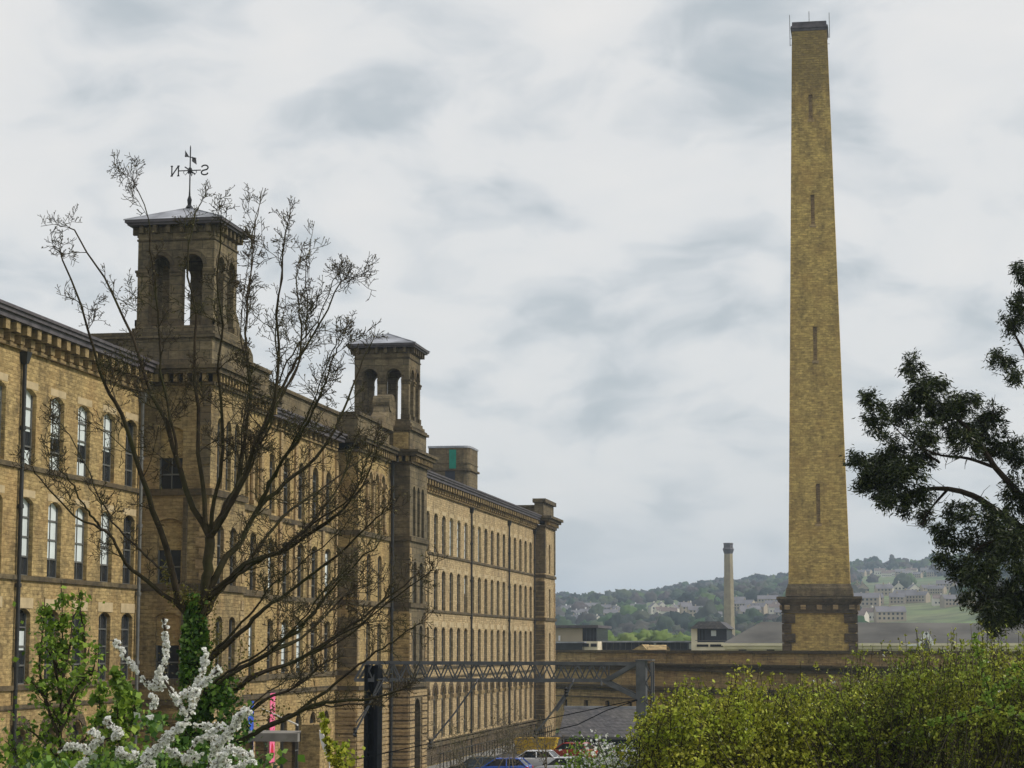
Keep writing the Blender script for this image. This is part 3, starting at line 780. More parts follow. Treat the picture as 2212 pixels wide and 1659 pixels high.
# --- end pavilion
X = -31.98; y0, y1 = 206.5, 213.6; fs = FX(X); fw = FY(y0); yc = 210
mb = MB(); sl_ = [(yc, 1.0, 16.3, 19.3, .2), (yc, 1.0, 11.8, 14.8, .2), (yc, 1.0, 7.5, 10.4, .2), (yc, 1.0, 2, 5.6, .5)]
wall(mb, fs, y0, y1, 0, 21.0, sl_, .24); wall(mb, fw, -33.1, X, 0, 21.0, [], .2)
mb.quad((-49, y1, 0), (X, y1, 0), (X, y1, 21), (-49, y1, 21)); mb.build('end_pavilion_wall', M['wall_far'], mill)
for o in sl_: window(mill, fs, o[0], o[2], o[1], o[3]-o[2], .24, 'glass_dull', None, (2, 0), name='pavilion_window')
t = MB()
for z in (15.85, 11.55, 7.25): t.box(-33.0, X+.14, y0-.14, y1+.14, z, z+.3)
t.build('string_course', M['trim'], mill)
for a_, b_ in ((.3, 6.3), (7.7, 11.4), (12, 15.7)):
    bands([(fw, -33.0, X, [])], a_, b_, .5, M['tower'], .05, .07)
    quoins(fs, y0, 1, a_, b_, M['quoin'], .8); quoins(fs, y1, -1, a_, b_, M['quoin'], .8)
p = MB(); fbox(p, fs, y0, y0+.7, 16.3, 20.9, -.02, .08); fbox(p, fs, y1-.7, y1, 16.3, 20.9, -.02, .08); fbox(p, fw, -33, X, 16.3, 20.9, -.02, .04); p.build('pilaster', M['tower'], mill)
c = MB(); c.box(-33.2, X+.2, y0-.2, y1+.2, 20.9, 21.1); c.box(-33.4, X+.6, y0-.5, y1+.6, 21.5, 21.75); c.box(-33.5, X+.8, y0-.65, y1+.8, 21.75, 22.0); c.build('cornice', M['trim'], mill)
k = MB()
for u in np.arange(y0+.2, y1, .6): fbox(k, fs, u-.1, u+.1, 21.101, 21.499, .02, .45)
k.build('corbel_table', M['corbel'], mill)
a = MB(); a.box(-33.0, X-.1, y0+.1, y1-.1, 22.0, 23.35); a.box(-44, -33.0, y0+1.5, y1-.2, 22.0, 23.0)
a.build('attic', M['tower'], mill)
a = MB(); a.box(-33.15, X+.15, y0-.15, y1+.15, 23.35, 23.75); a.box(-44, -33.15, y0+1.3, y1, 23.0, 23.2); a.build('attic_coping', M['trim'], mill)

# --- stair turret on the roof of the far wing
st = empty('roof_turret'); st.parent = mill
mb = MB(); out_ = [(-37.6, 177), (-34.5, 177), (-34.2, 177.12), (-34.02, 177.5), (-34.0, 178), (-34.0, 181), (-37.6, 181)]
def extr(o, z0, z1, mb, grow=0):
    cx_ = sum(p[0] for p in o)/len(o); cy_ = sum(p[1] for p in o)/len(o)
    pts = [(p[0]+(grow if p[0] > cx_ else -grow), p[1]+(grow if p[1] > cy_ else -grow)) for p in o]
    i = len(mb.v); n = len(pts)
    mb.v += [(p[0], p[1], z0) for p in pts]+[(p[0], p[1], z1) for p in pts]
    mb.f.append(tuple(range(i, i+n))[::-1]); mb.f.append(tuple(range(i+n, i+2*n)))
    for k in range(n): mb.f.append((i+k, i+(k+1) % n, i+n+(k+1) % n, i+n+k))
extr(out_, 21.6, 26.15, mb); mb.build('turret_wall', M['tower'], st)
mb = MB(); extr(out_, 26.15, 26.32, mb, .06); mb.build('coping', M['lead'], st)
mb = MB(); extr(out_, 24.15, 24.32, mb, .16); extr(out_, 24.75, 24.83, mb, .04); mb.build('ledge', M['trim'], st)
d = MB(); d.box(-35.75, -35.15, 176.93, 176.99, 24.33, 25.98); d.build('green_panel', M['green'], st)
d = MB(); d.box(-36.1, -35.25, 176.95, 176.99, 22.2, 24.1); d.build('dark_door', M['panel_dark'], st)
d = MB(); d.box(-35.75, -35.45, 176.8, 176.94, 22.9, 23.3); d.build('roof_lamp', M['white'], st)

# banners, canopy and bits at the mill foot
def banner(y, X, z0, z1, wd, cols_, label):
    b0 = empty('banner', (X, y, z0), label, 'banner', 'upright banners on the mill front')
    m, nt, b = mat_base('banner_'+label.split()[0])
    n_ = noise(nt, 3.2, 3); nt.links.new(ramp(nt, n_, [(.5, cols_[0]), (.62, cols_[1])]), b.inputs['Base Color']); b.inputs['Roughness'].default_value = .7
    f = MB(); f.box(0, .03, -wd/2, wd/2, 0, z1-z0); f.build('cloth', m, b0)
    p = MB(); p.tube([(-.6, 0, 0.02), (.05, 0, 0.02)], .03, 6, True); p.tube([(-.6, 0, z1-z0), (.05, 0, z1-z0)], .03, 6, True)
    p.tube([(.015, -wd/2, 0), (.015, wd/2, 0)], .028, 6, True); p.tube([(.015, -wd/2, z1-z0), (.015, wd/2, z1-z0)], .028, 6, True); p.build('bracket', M['iron'], b0)
    return b0
pk = banner(108.9, -31.6, 2.85, 6.55, .95, ((.85, .13, .28), (.88, .26, .42)), 'pink banner with a red mark near its foot on the mill front')
mk = MB(); mk.poly([(.033, .22*math.cos(t), .62+.42*math.sin(t)) for t in np.linspace(0, 2*math.pi, 14)[:-1]]); mk.build('red_mark', plain('red_print', (.55, .01, .03)), pk)
banner(101.6, -30.6, 2.7, 6.3, .95, ((.02, .07, .42), (.03, .12, .6)), 'blue banner left of the pink one, half hidden by blossom')

gh = empty('entrance_canopy', (-27.2, 99, 0), 'grey flat canopy slab on stone piers in front of the mill tower', 'canopy')
c0 = at(525, 1583, 100); c1 = at(662, 1578, 100)
p = MB(); p.box(c0.x+27.2, c1.x+27.2, -.6, 2.6, 4.45, 4.85); p.build('slab', M['concrete'], gh)
p = MB()
for q in (.06, .28, .72): xx = c0.x+27.2+(c1.x-c0.x)*q; p.box(xx, xx+.42, .1, .7, 0, 4.45)
p.build('pier', M['quoin'], gh)
p = MB(); p.box(c1.x+27.2+.05, c1.x+27.2+1.0, -.2, 2.4, 0, 5.25); p.build('end_wall', M['wall'], gh)
fp = MB(); a = at(566, 1531, 101); b_ = at(643, 1566, 98.5); fp.tube([a, a.lerp(b_, .5), b_], [.035, .045, .05], 6, True)
tag(fp.build('flagpole', M['white']), 'thin white pole slanting out over the grey canopy', 'pole')
pn = at(690, 1577, 97); pf = at(713, 1650, 97)
fb = MB(); pr = []
for t in np.linspace(0, 1, 10): pr.append((pn.x+(pf.x-pn.x)*t+.28*math.sin(math.pi*t**.8)*.8, pn.z+(pf.z-pn.z)*t))
for t in np.linspace(1, 0, 10)[0:-1]: pr.append((pn.x+(pf.x-pn.x)*t-.12*math.sin(math.pi*t**.8), pn.z+(pf.z-pn.z)*t))
fb.prism(pr, 'y', 96.97, 97.03)
ff = empty('feather_flag', (0, 0, 0), 'white blade-shaped flag leaning by the canopy at the mill foot', 'flag')
fb.build('cloth', M['white'], ff); fb = MB(); fb.tube([(pf.x, 97, 0), (pf.x-.03, 97, pf.z), (pn.x, 97, pn.z)], .03, 6); fb.build('pole', M['white'], ff)

# railings along the mill foot
rl = empty('railing', (-30.9, 150, 0), 'black iron railing along the foot of the far mill wing', 'railing')
p = MB()
for k in range(44): p.tube([(0, k*1.25, .13), (0, k*1.25, 1.35)], .035, 5)
p.tube([(0, 0, 1.3), (0, 54, 1.3)], .03, 5); p.tube([(0, 0, .75), (0, 54, .75)], .02, 5); p.build('rails', M['iron'], rl)

# ------------------------------------------------------------------ great chimney
ch = empty('chimney', (0, 0, 0), 'tall square tapering ochre stone chimney on a corniced pedestal', 'chimney')
CX, CY = -5.02, 218.2
def hw(z): return 3.1+(1.81-3.1)*(z-15.3)/(74.6-15.3)
slots = [(-.02, .42, 63.2, 66.2), (.0, .46, 50.9, 54.5), (.05, .5, 36.0, 39.9), (.08, .55, 17.9, 22.2)]
def zat(y): return at(1760, y, 215.5).z
slots = [(0, .2, zat(253), zat(200)), (.02, .2, zat(483), zat(418)), (.03, .2, zat(778), zat(705)), (.05, .2, zat(1130), zat(1045))]
zs = sorted(set([15.3, 74.0]+[round(v, 3) for s in slots for v in (s[2], s[3])]+list(np.linspace(17, 73, 15))))
mb = MB(); sb_ = MB()
for k in range(len(zs)-1):
    a, b_ = zs[k], zs[k+1]; A, B = hw(a), hw(b_)
    for s, (sx, sy) in enumerate(((1, 0), (0, 1), (-1, 0))):
        pts = {0: ((CX+A, CY-A), (CX+A, CY+A), (CX+B, CY+B), (CX+B, CY-B)), 1: ((CX-A, CY+A), (CX+A, CY+A), (CX+B, CY+B), (CX-B, CY+B)), 2: ((CX-A, CY-A), (CX-A, CY+A), (CX-B, CY+B), (CX-B, CY-B))}[s]
        mb.quad((*pts[0], a), (*pts[1], a), (*pts[2], b_), (*pts[3], b_))
    slot = [s for s in slots if s[2]-.01 <= a and b_ <= s[3]+.01]
    if slot:
        c, w2 = CX+slot[0][0], slot[0][1]; d = .3
        mb.quad((CX-A, CY-A, a), (c-w2, CY-A, a), (c-w2, CY-B, b_), (CX-B, CY-B, b_)); mb.quad((c+w2, CY-A, a), (CX+A, CY-A, a), (CX+B, CY-B, b_), (c+w2, CY-B, b_))
        sb_.quad((c-w2, CY-A+d, a), (c+w2, CY-A+d, a), (c+w2, CY-B+d, b_), (c-w2, CY-B+d, b_))
        for e in (c-w2, c+w2): mb.quad((e, CY-A, a), (e, CY-A+d, a), (e, CY-B+d, b_), (e, CY-B, b_))
        if abs(b_-slot[0][3]) < .01: mb.quad((c-w2, CY-B, b_), (c+w2, CY-B, b_), (c+w2, CY-B+d, b_), (c-w2, CY-B+d, b_))
        if abs(a-slot[0][2]) < .01: mb.quad((c-w2, CY-A, a), (c+w2, CY-A, a), (c+w2, CY-A+d, a), (c-w2, CY-A+d, a))
    else: mb.quad((CX-A, CY-A, a), (CX+A, CY-A, a), (CX+B, CY-B, b_), (CX-B, CY-B, b_))
mb.build('shaft', M['chimney'], ch)
for s_ in slots:
    h_ = hw(s_[2]); sb_.box(CX+s_[0]-.34, CX+s_[0]+.34, CY-h_-.06, CY-h_+.1, s_[2]-.32, s_[2]-.02)
sb_.build('slit_infill', M['quoin'], ch)
def sq(mb, h0, h1, z0, z1): mb.frustum((CX-h0, CX+h0, CY-h0, CY+h0), (CX-h1, CX+h1, CY-h1, CY+h1), z0, z1)
c = MB(); sq(c, 1.87, 1.87, 73.7, 74.0); sq(c, 1.97, 1.93, 74.0, 74.25); sq(c, 1.82, 1.80, 74.25, 74.7); c.build('cap', M['gutter'], ch)
c = MB(); sq(c, 1.5, 1.5, 74.71, 74.73); c.build('flue', M['dark'], ch)
r = MB()
for (dx, dy, h, z) in ((0, -1.8, 1.2, 74.6), (-2.05, -1.5, 1.0, 72.2), (2.1, -1.3, 1.1, 73), (1.0, 1.7, 1.1, 74.6)):
    r.tube([(CX+dx, CY+dy, z), (CX+dx, CY+dy, 74.6+h)], .035, 5)
    if z < 74: r.bar((CX+dx, CY+dy, 73), (CX+dx*.85, CY+dy, 73), .04); r.bar((CX+dx, CY+dy, 72.3), (CX+dx*.85, CY+dy, 72.3), .04)
r.build('lightning_rods', M['pipe_grey'], ch)
c = MB(); sq(c, 3.22, 3.15, 15.12, 15.32); sq(c, 3.3, 3.2, 14.9, 15.12); sq(c, 3.42, 3.34, 14.1, 14.9); c.build('plinth', M['tower'], ch)
c = MB(); sq(c, 4.3, 4.28, 13.75, 14.02); sq(c, 4.12, 4.24, 13.45, 13.75); sq(c, 3.9, 4.02, 13.2, 13.45); sq(c, 3.78, 3.78, 12.5, 13.2); sq(c, 3.86, 3.86, 12.36, 12.5); c.build('ledge', M['trim'], ch)
bk = MB()
for k in range(5):
    u = CX-3.25+k*1.625; bk.box(u-.26, u+.26, CY-4.02, CY-3.77, 12.72, 13.18); bk.box(CX+3.77, CX+4.02, CY-3.25+k*1.625-.26, CY-3.25+k*1.625+.26, 12.72, 13.18); bk.box(CX-4.02, CX-3.77, CY-3.25+k*1.625-.26, CY-3.25+k*1.625+.26, 12.72, 13.18)
bk.build('bracket', M['quoin'], ch)
c = MB(); sq(c, 3.6, 3.6, 0, 12.36); c.build('pedestal', M['chimney'], ch)
q = MB(); z = 12.3; k = 0
while z > 6:
    h = .98; ww = 1.35 if k % 2 == 0 else .95
    for s in (-1, 1):
        xe = CX+s*3.8; q.frustum(tuple(sorted((xe, xe-s*ww)))+(CY-3.8, CY-2.9), tuple(sorted((xe, xe-s*ww)))+(CY-3.8, CY-2.9), z-h+.04, z-.04)
        q.box(*sorted((xe-s*ww*.78, xe-s*ww*.22)), CY-3.88, CY-3.8, z-h+.2, z-.2)
    z -= h; k += 1
q.build('quoins', M['quoin_dark'], ch)

# ------------------------------------------------------------------ shed wall right of the mill
sh = empty('weaving_shed', (0, 0, 0), 'long low sooted stone shed with stepped cornices below the great chimney', 'shed')
A = at(1150, 1396, 236); B = at(2330, 1396, 166)
Ud = Vector((B.x-A.x, B.y-A.y, 0)); Ls = Ud.length; Ud.normalize(); nn = Vector((Ud.y, -Ud.x, 0))
fS = Face((A.x, A.y, 0), Ud, nn)
mb = MB(); sw = [(u, .9, 2.1, 3.3, .15) for u in np.arange(3, Ls-2, 4.6)]
wall(mb, fS, 0, Ls, -1.8, 6.8, sw, .3); mb.build('wall', M['shed'], sh)
g = MB()
for o in sw: fbox(g, fS, o[0]-.5, o[0]+.5, 2.05, 3.4, -.36, -.3)
g.build('window', M['glass_dull'], sh)
p = MB(); fbox(p, fS, 0, Ls, 7.3, 8.35, -.9, -.35)
for u in np.arange(12, Ls, 15.5): fbox(p, fS, u-.7, u+.7, 7.3, 8.4, -.5, -.28)
p.build('parapet', M['shed'], sh)
c = MB(); fbox(c, fS, 0, Ls, 8.351, 8.62, -1.0, -.15); fbox(c, fS, 0, Ls, 6.55, 6.8, -.02, .3); fbox(c, fS, 0, Ls, 6.8, 7.0, -.3, .18); fbox(c, fS, 0, Ls, 7.0, 7.14, -.9, .5); fbox(c, fS, 0, Ls, 7.14, 7.3, -.9, .62)
fbox(c, fS, 0, Ls, 4.35, 4.6, -.02, .22); fbox(c, fS, 0, Ls, 4.75, 4.98, -.02, .5); fbox(c, fS, 0, Ls, 3.55, 3.68, -.02, .12); c.build('cornice', M['trim'], sh)
rb = MB()
P = [fS.p(0, 8.0, -1.0), fS.p(Ls, 8.0, -1.0), fS.p(Ls, 7.4, -30), fS.p(0, 7.4, -30)]; rb.quad(*P); rb.build('roof', M['slate'], sh)
# lamp box on the wall
lb = empty('flood_lamp', fS.p(24.2, 5.9, .1), 'small dark lamp box fixed high on the shed wall', 'lamp')
p = MB(); p.box(-.38, .38, -.32, 0, -.3, .14); p.build('housing', M['iron'], lb); p = MB(); p.box(-.4, .4, -.36, .02, .141, .22); p.build('hood', M['white'], lb); p = MB(); p.bar((0, 0, -.3), (0, .1, -1.2), .08); p.build('bracket', M['iron'], lb)
sg = MB(); c_ = at(1543+0, 1508, 190); sgp = fS.p(31, 3.0, .05); 
tag(MB().box(sgp.x-.22, sgp.x+.22, sgp.y-.1, sgp.y, 2.9, 3.35).build('wall_lamp', M['white']), 'small white lamp on the shed wall above the hedge', 'lamp')

# low slate lean-to in front of the shed
lt = empty('lean_to', (0, 0, 0), 'low lean-to with a long dark slate roof below the gantry', 'lean-to')
a = at(1205, 1590, 182); b_ = at(1420, 1590, 182); 
r = MB(); r.quad((a.x, 182, 1.2), (b_.x, 182, 1.2), (b_.x, 186.5, 3.55), (a.x, 186.5, 3.55)); r.box(a.x, b_.x, 182, 182.1, 1.0, 1.19)
r.build('roof', M['slate'], lt)
r = MB(); r.box(a.x-.1, b_.x, 186.4, 186.8, 3.4, 3.72); r.build('ridge', M['lead'], lt)
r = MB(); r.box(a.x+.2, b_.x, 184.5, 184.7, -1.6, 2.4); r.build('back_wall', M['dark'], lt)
r = MB()
for k in range(9): r.box(a.x+.3+k*1.05, a.x+.42+k*1.05, 182.2, 182.32, -1.6, 1.2)
r.build('post', M['steel_dark'], lt)
fn = empty('yard_fence', (a.x, 178, -1.5), 'grey wire fence in front of the lean-to', 'fence')
r = MB()
for k in range(9): r.bar((k*1.1-.5, 0, 0), (k*1.1-.5, 0, 2.3), .06)
for z in (.3, 1.2, 2.2): r.bar((-.5, 0, z), (8.3, 0, z), .03)
for k in range(44): r.bar((k*.2-.5, 0, .3), (k*.2-.5, 0, 2.2), .012)
r.build('fence_panel', M['pipe_grey'], fn)

# ------------------------------------------------------------------ buildings beyond
def bx(mb, xa, xb, ya, yb, Y, depth=12, zb=0):
    p = at(xa, ya, Y); q = at(xb, yb, Y); mb.box(p.x, q.x, Y, Y+depth, q.z if zb is None else zb, p.z); return mb
bb = empty('office_block', (0, 0, 0), 'modern beige block with dark glazed corner behind the shed, next to the mill end', 'building')
bx(MB(), 1180, 1258, 1357, 1396, 300, 14).build('wall', M['beige'], bb)
bx(MB(), 1176, 1292, 1350.5, 1356, 298.6, 16, zb=None).build('roof', M['gutter'], bb)
bx(MB(), 1258.3, 1289, 1357, 1385, 300.3, 13, zb=None).build('corner_window', M['glass'], bb)
r = MB()
for x_ in (1259, 1266, 1274, 1282, 1288): bx(r, x_, x_+.9, 1357, 1385, 300.15, .1, zb=None)
r.build('mullion', M['panel_dark'], bb)
bx(MB(), 1183, 1262, 1386, 1389, 296.5, 3.4, zb=None).build('ledge', M['lead'], bb)
bx(MB(), 1183, 1258, 1389.2, 1408, 297, 3, zb=None).build('lower_window_band', M['glass'], bb)
bx(MB(), 1256, 1291, 1385.5, 1407, 299, 8).build('lower_wall', M['cream'], bb)
r = MB(); bx(r, 1262, 1272, 1390, 1397, 298.9, .08, zb=None); bx(r, 1276, 1289, 1390, 1397, 298.9, .08, zb=None); r.build('window', M['glass'], bb)
bx(MB(), 1206, 1210, 1373, 1384, 299.8, .2, zb=None).build('vent', M['white'], bb)
lw = empty('office_wing', (0, 0, 0), 'low dark-clad office wing with a row of windows behind the shed parapet', 'building')
bx(MB(), 1291.3, 1500, 1388, 1408, 305, 14).build('wall', M['panel_dark'], lw)
bx(MB(), 1288, 1502, 1384.5, 1387.5, 303.6, 16, zb=None).build('roof', M['lead'], lw)
rnd = random.Random(3); x_ = 1294
while x_ < 1492:
    wd = rnd.choice((5, 7, 10)); o = bx(MB(), x_, x_+wd, 1389.5, 1402, 304.9, .08, zb=None).build('window', M['blind'] if rnd.random() < .28 else M['glass'], lw); 
    bx(MB(), x_+wd+.6, x_+wd+1.6, 1388.5, 1404, 304.85, .1, zb=None).build('post', M['pipe_grey'], lw)
    x_ += wd+rnd.choice((3, 5, 9))
b2 = empty('dark_glazed_block', (0, 0, 0), 'dark glazed upper storey with a slate roof beside the distant chimney', 'building')
bx(MB(), 1506, 1570, 1358, 1388, 296, 12).build('wall', M['panel_dark'], b2)
bx(MB(), 1493, 1506, 1358, 1388, 295.5, 12).build('end_wall', M['cream'], b2)
r = MB(); p = at(1491, 1358, 295); q = at(1574, 1358, 295); r.prism([(p.x, p.z), (q.x, q.z), (q.x-1.2, p.z+1.0), (p.x+1.2, p.z+1.0)], 'y', 294.6, 309); r.build('roof', M['slate'], b2)
bx(MB(), 1536, 1547, 1362, 1374, 295.9, .08, zb=None).build('window', M['blind'], b2)
for x_ in (1512, 1519): bx(MB(), x_, x_+3, 1360, 1384, 295.9, .08, zb=None).build('window', M['glass'], b2)
bx(MB(), 1502, 1572, 1383, 1384, 294.9, .08, zb=None).build('balcony_rail', M['pipe_grey'], b2)
b3 = empty('cream_terrace', (0, 0, 0), 'low cream parapet with dark openings in front of the dark glazed block', 'building')
bx(MB(), 1501, 1571, 1387.5, 1410, 288, 5).build('wall', M['cream'], b3)
r = MB(); bx(r, 1505, 1530, 1392, 1397, 287.9, .08, zb=None); bx(r, 1534, 1564, 1392, 1397, 287.9, .08, zb=None); r.build('opening', M['dark'], b3)
for (xa, xb, yt, lab) in ((1365, 1398, 1392, 'small stone gable with a pale roof in front of the office wing'), (1398, 1440, 1393, 'small stone ridge roof right of the small gable by the office wing')):
    g_ = empty('small_roof', (0, 0, 0), lab, 'roof'); p = at(xa, yt, 262); q = at(xb, 1404, 262)
    r = MB()
    if xb < 1400: r.prism([(p.x, q.z), (q.x, q.z), ((p.x+q.x)/2+.3, p.z)], 'y', 262, 270)
    else: r.quad((p.x, 262, q.z), (q.x, 262, q.z), (q.x-.3, 265, p.z), (p.x, 265, p.z)); r.quad((p.x, 268, q.z), (q.x, 268, q.z), (q.x-.3, 265, p.z), (p.x, 265, p.z))
    r.build('slates', M['shed'], g_); bx(MB(), xa+1, xb-1, 1404, 1410, 262.5, 5).build('wall', M['shed'], g_)
# long hipped building with cream eaves
hb = empty('hipped_building', (0, 0, 0), 'grey hipped roof with bright cream eaves either side of the great chimney base', 'building')
p = at(1562, 1389, 272); q = at(2290, 1392, 272); zt = at(1645, 1343, 284).z; xr = at(1645, 1343, 284).x
r = MB(); x0, x1 = p.x, q.x; ze = p.z; r0 = (xr, 284, zt); r1 = (x1+8, 284, zt-.4)
r.poly([(x0, 272, ze), (x1+8, 272, ze), r1, r0]); r.poly([(x0, 272, ze), r0, (x0, 296, ze)]); r.poly([(x0, 296, ze), r0, r1, (x1+8, 296, ze)])
r.build('roof', plain('weathered_grey_roof', (.095, .09, .08), .85, var=.4, scale=.16), hb)
r = MB(); r.box(x0-.2, x1+8, 271.5, 272.1, ze-.35, ze-.02); r.box(x0, x1+8, 271.8, 272.4, ze-.75, ze-.36); r.build('eaves', M['cream'], hb)
r = MB(); r.box(x0+.2, x1+8, 272.2, 295, 0, ze-.4); r.build('wall', M['cream'], hb)
r = MB()
for k in range(13): r.box(x0+2+k*3.6, x0+3+k*3.6, 271.7, 271.75, ze-1.3, ze-.85)
r.build('opening', M['dark'], hb)
p = at(1976, 1395, 262); q = at(2022, 1395, 262); t_ = at(2001, 1366, 262)
gb = empty('white_gable', (0, 0, 0), 'small white-trimmed gable standing above the cream eaves at the right', 'gable')
r = MB(); r.bar((p.x+.6, 262, p.z+.1), (t_.x, 262, t_.z), .4, .4); r.bar((q.x-.3, 262, q.z+.1), (t_.x, 262, t_.z), .4, .4); r.bar((p.x-1.2, 262, p.z+.1), (p.x+.7, 262, p.z+.1), .25, .2); r.build('bargeboard', M['white'], gb)
r = MB(); r.prism([(p.x+.7, p.z-2), (q.x-.4, q.z-2), (q.x-.8, q.z-.2), (t_.x, t_.z-.7), (p.x+1.2, p.z-.2)], 'y', 262.6, 270); r.build('wall', M['slate'], gb)

# distant octagonal chimney
dc = empty('distant_chimney', (0, 0, 0), 'slender distant chimney with a black crown, left of the great chimney', 'chimney')
pb_ = at(1576, 1396, 700); zt_ = at(1574, 1173, 700).z
mb = MB(); hh = zt_-3.6
mb.lathe((pb_.x, 700, 0), [(2.1, 0), (1.98, 12), (1.5, hh)], 8, R(22.5)); mb.build('shaft', plain('pale_chimney_stone', (.30, .25, .16), .9, var=.2, scale=.5), dc)
mb = MB(); mb.lathe((pb_.x, 700, hh), [(1.5, 0), (1.6, .3), (1.9, 1.2), (2.0, 1.6), (1.65, 2.0), (1.6, 3.0), (1.75, 3.2), (1.7, 3.6)], 8, R(22.5)); mb.build('crown', M['gutter'], dc)

# ------------------------------------------------------------------ railway gantry
ga = empty('railway_gantry', (0, 80, 0), 'grey lattice steel railway gantry crossing in front of the mill', 'gantry'); ga.location = (0, 0, 0)
GY = 80
def gp(x, y, d=0): p_ = at(x, y, GY); return Vector((p_.x, GY+d, p_.z))
GW = .75
mb = MB()
for d in (0, GW):
    a = gp(787, 1431.5); b_ = gp(1374, 1434); a2 = gp(766, 1469); b2_ = gp(1310, 1470)
    for v in (a, b_, a2, b2_): v.y += d
    mb.bar(a, b_, .10, .13); mb.bar(a2, b2_, .10, .13)
    mb.bar(a2, a, .08); mb.bar(a2+Vector((.35, 0, 0)), a+Vector((.35, 0, 0)), .06)
mb.build('chord', M['steel'], ga)
mb = MB(); n = 17
ta = gp(790, 1433); tb = gp(1310, 1435.5); ba = gp(790, 1467.5); bb_ = gp(1310, 1468.5)
for d in (0, GW):
    for k in range(n):
        t = k/n; t1 = (k+.5)/n; t2 = (k+1)/n; off = 0 if d == 0 else .5/n
        A_ = ta.lerp(tb, min(1, t+off)); B_ = ba.lerp(bb_, min(1, t1+off)); C_ = ta.lerp(tb, min(1, t2+off))
        dv = Vector((0, d, 0)); mb.bar(A_+dv, B_+dv, .05, .05); mb.bar(B_+dv, C_+dv, .05, .05)
for k in range(0, n+1, 2):
    A_ = ta.lerp(tb, k/n); mb.bar(A_, A_+Vector((0, GW, 0)), .05); A_ = ba.lerp(bb_, k/n); mb.bar(A_, A_+Vector((0, GW, 0)), .05)
    if k < n-1:
        mb.bar(ta.lerp(tb, k/n), ta.lerp(tb, (k+2)/n)+Vector((0, GW, 0)), .035); mb.bar(ba.lerp(bb_, k/n)+Vector((0, GW, 0)), ba.lerp(bb_, (k+2)/n), .035)
mb.build('lattice', M['steel'], ga)
mb = MB()
for d in (0, GW):
    dv = Vector((0, d, 0))
    mb.bar(gp(1310, 1469)+dv, gp(1372, 1433)+dv, .13, .16); mb.bar(gp(1305, 1471)+dv, gp(1378, 1508)+dv, .13, .16)
    mb.bar(gp(1318, 1474)+dv, gp(1378, 1512)+dv, .05, .06)
mb.build('knee_brace', M['steel'], ga)
a = gp(1374, 1430); b_ = gp(1394, 1430); c_ = gp(1409, 1430)
mb = MB(); mb.box(a.x, b_.x, GY-.1, GY-.06, 0, a.z+.05); mb.box(a.x, b_.x, GY+GW, GY+GW+.04, 0, a.z+.05); mb.box(a.x, a.x+.03, GY-.055, GY+GW-.005, 0, a.z+.04)
mb.box(b_.x-.03, b_.x, GY-.055, GY+GW-.005, 0, a.z+.04); mb.box(c_.x-.06, c_.x, GY-.1, GY+.05, 0, a.z); mb.box(c_.x-.06, c_.x, GY+GW-.1, GY+GW+.05, 0, a.z)
for k in range(12):
    z = a.z-.1-k*.7; mb.bar((b_.x, GY, z), (c_.x-.06, GY, z-.35), .05); mb.bar((c_.x-.06, GY, z-.35), (b_.x, GY, z-.7), .05)
mb.box(a.x-.04, c_.x+.02, GY-.14, GY+GW+.08, a.z+.051, a.z+.09)
mb.build('mast', M['steel'], ga)
a = gp(788, 1432); b_ = gp(817, 1432)
mb = MB(); mb.box(a.x, a.x+.14, GY-.06, GY+GW+.02, 0, a.z-.08); mb.box(b_.x-.14, b_.x, GY-.06, GY+GW+.02, 0, a.z-.08); mb.box(a.x+.14, b_.x-.14, GY+.3, GY+.33, 0, a.z-.1)
mb.box((a.x+b_.x)/2-.03, (a.x+b_.x)/2+.03, GY+.24, GY+.3, 0, a.z-.1)
for k in range(10): z = .4+k*.75; mb.box(a.x+.14, b_.x-.14, GY-.02, GY, z, z+.06)
mb.build('mast', M['steel_dark'], ga)
mb = MB()
for (xa, ya, xb, yb, rr) in ((823, 1472, 769, 1587, .045), (830, 1474, 775, 1560, .03), (1032, 1475, 930, 1609, .035), (1240, 1474, 1155, 1590, .04), (1236, 1478, 1205, 1535, .055)):
    mb.tube([gp(xa, ya, -.3), gp((xa+xb)/2+3, (ya+yb)/2, -.35), gp(xb, yb, -.4)], rr, 6, True)
mb.tube([gp(1300, 1470, -.1), gp(1300, 1480, -.1)], .04, 5); mb.bar(gp(830, 1474, -.3), gp(830, 1466, 0), .05); mb.bar(gp(1032, 1475, -.3), gp(1032, 1466, 0), .05); mb.bar(gp(1240, 1474, -.3), gp(1240, 1466, 0), .05)
mb.build('cantilever_arm', M['steel'], ga)
ins = MB()
for (x_, y_) in ((1226, 1493), (934, 1604), (772, 1580), (1160, 1583)): 
    c_ = gp(x_, y_, -.37); ins.lathe((c_.x, c_.y, c_.z-.2), [(.05, 0), (.09, .06), (.05, .12), (.09, .18), (.05, .24), (.09, .3), (.05, .36)], 8)
ins.build('insulator', M['iron'], ga)
wr = MB()
for pts in ([(735, 1648), (900, 1612), (1050, 1580), (1220, 1545), (1378, 1511)], [(1160, 1586), (1249, 1565), (1310, 1535), (1378, 1512)]):
    wr.tube([gp(x_, y_, -.2) for x_, y_ in pts], .018, 4)
tag(wr.build('overhead_wire', M['steel_dark']), 'pair of thin dark wires running to the gantry mast', 'wire')

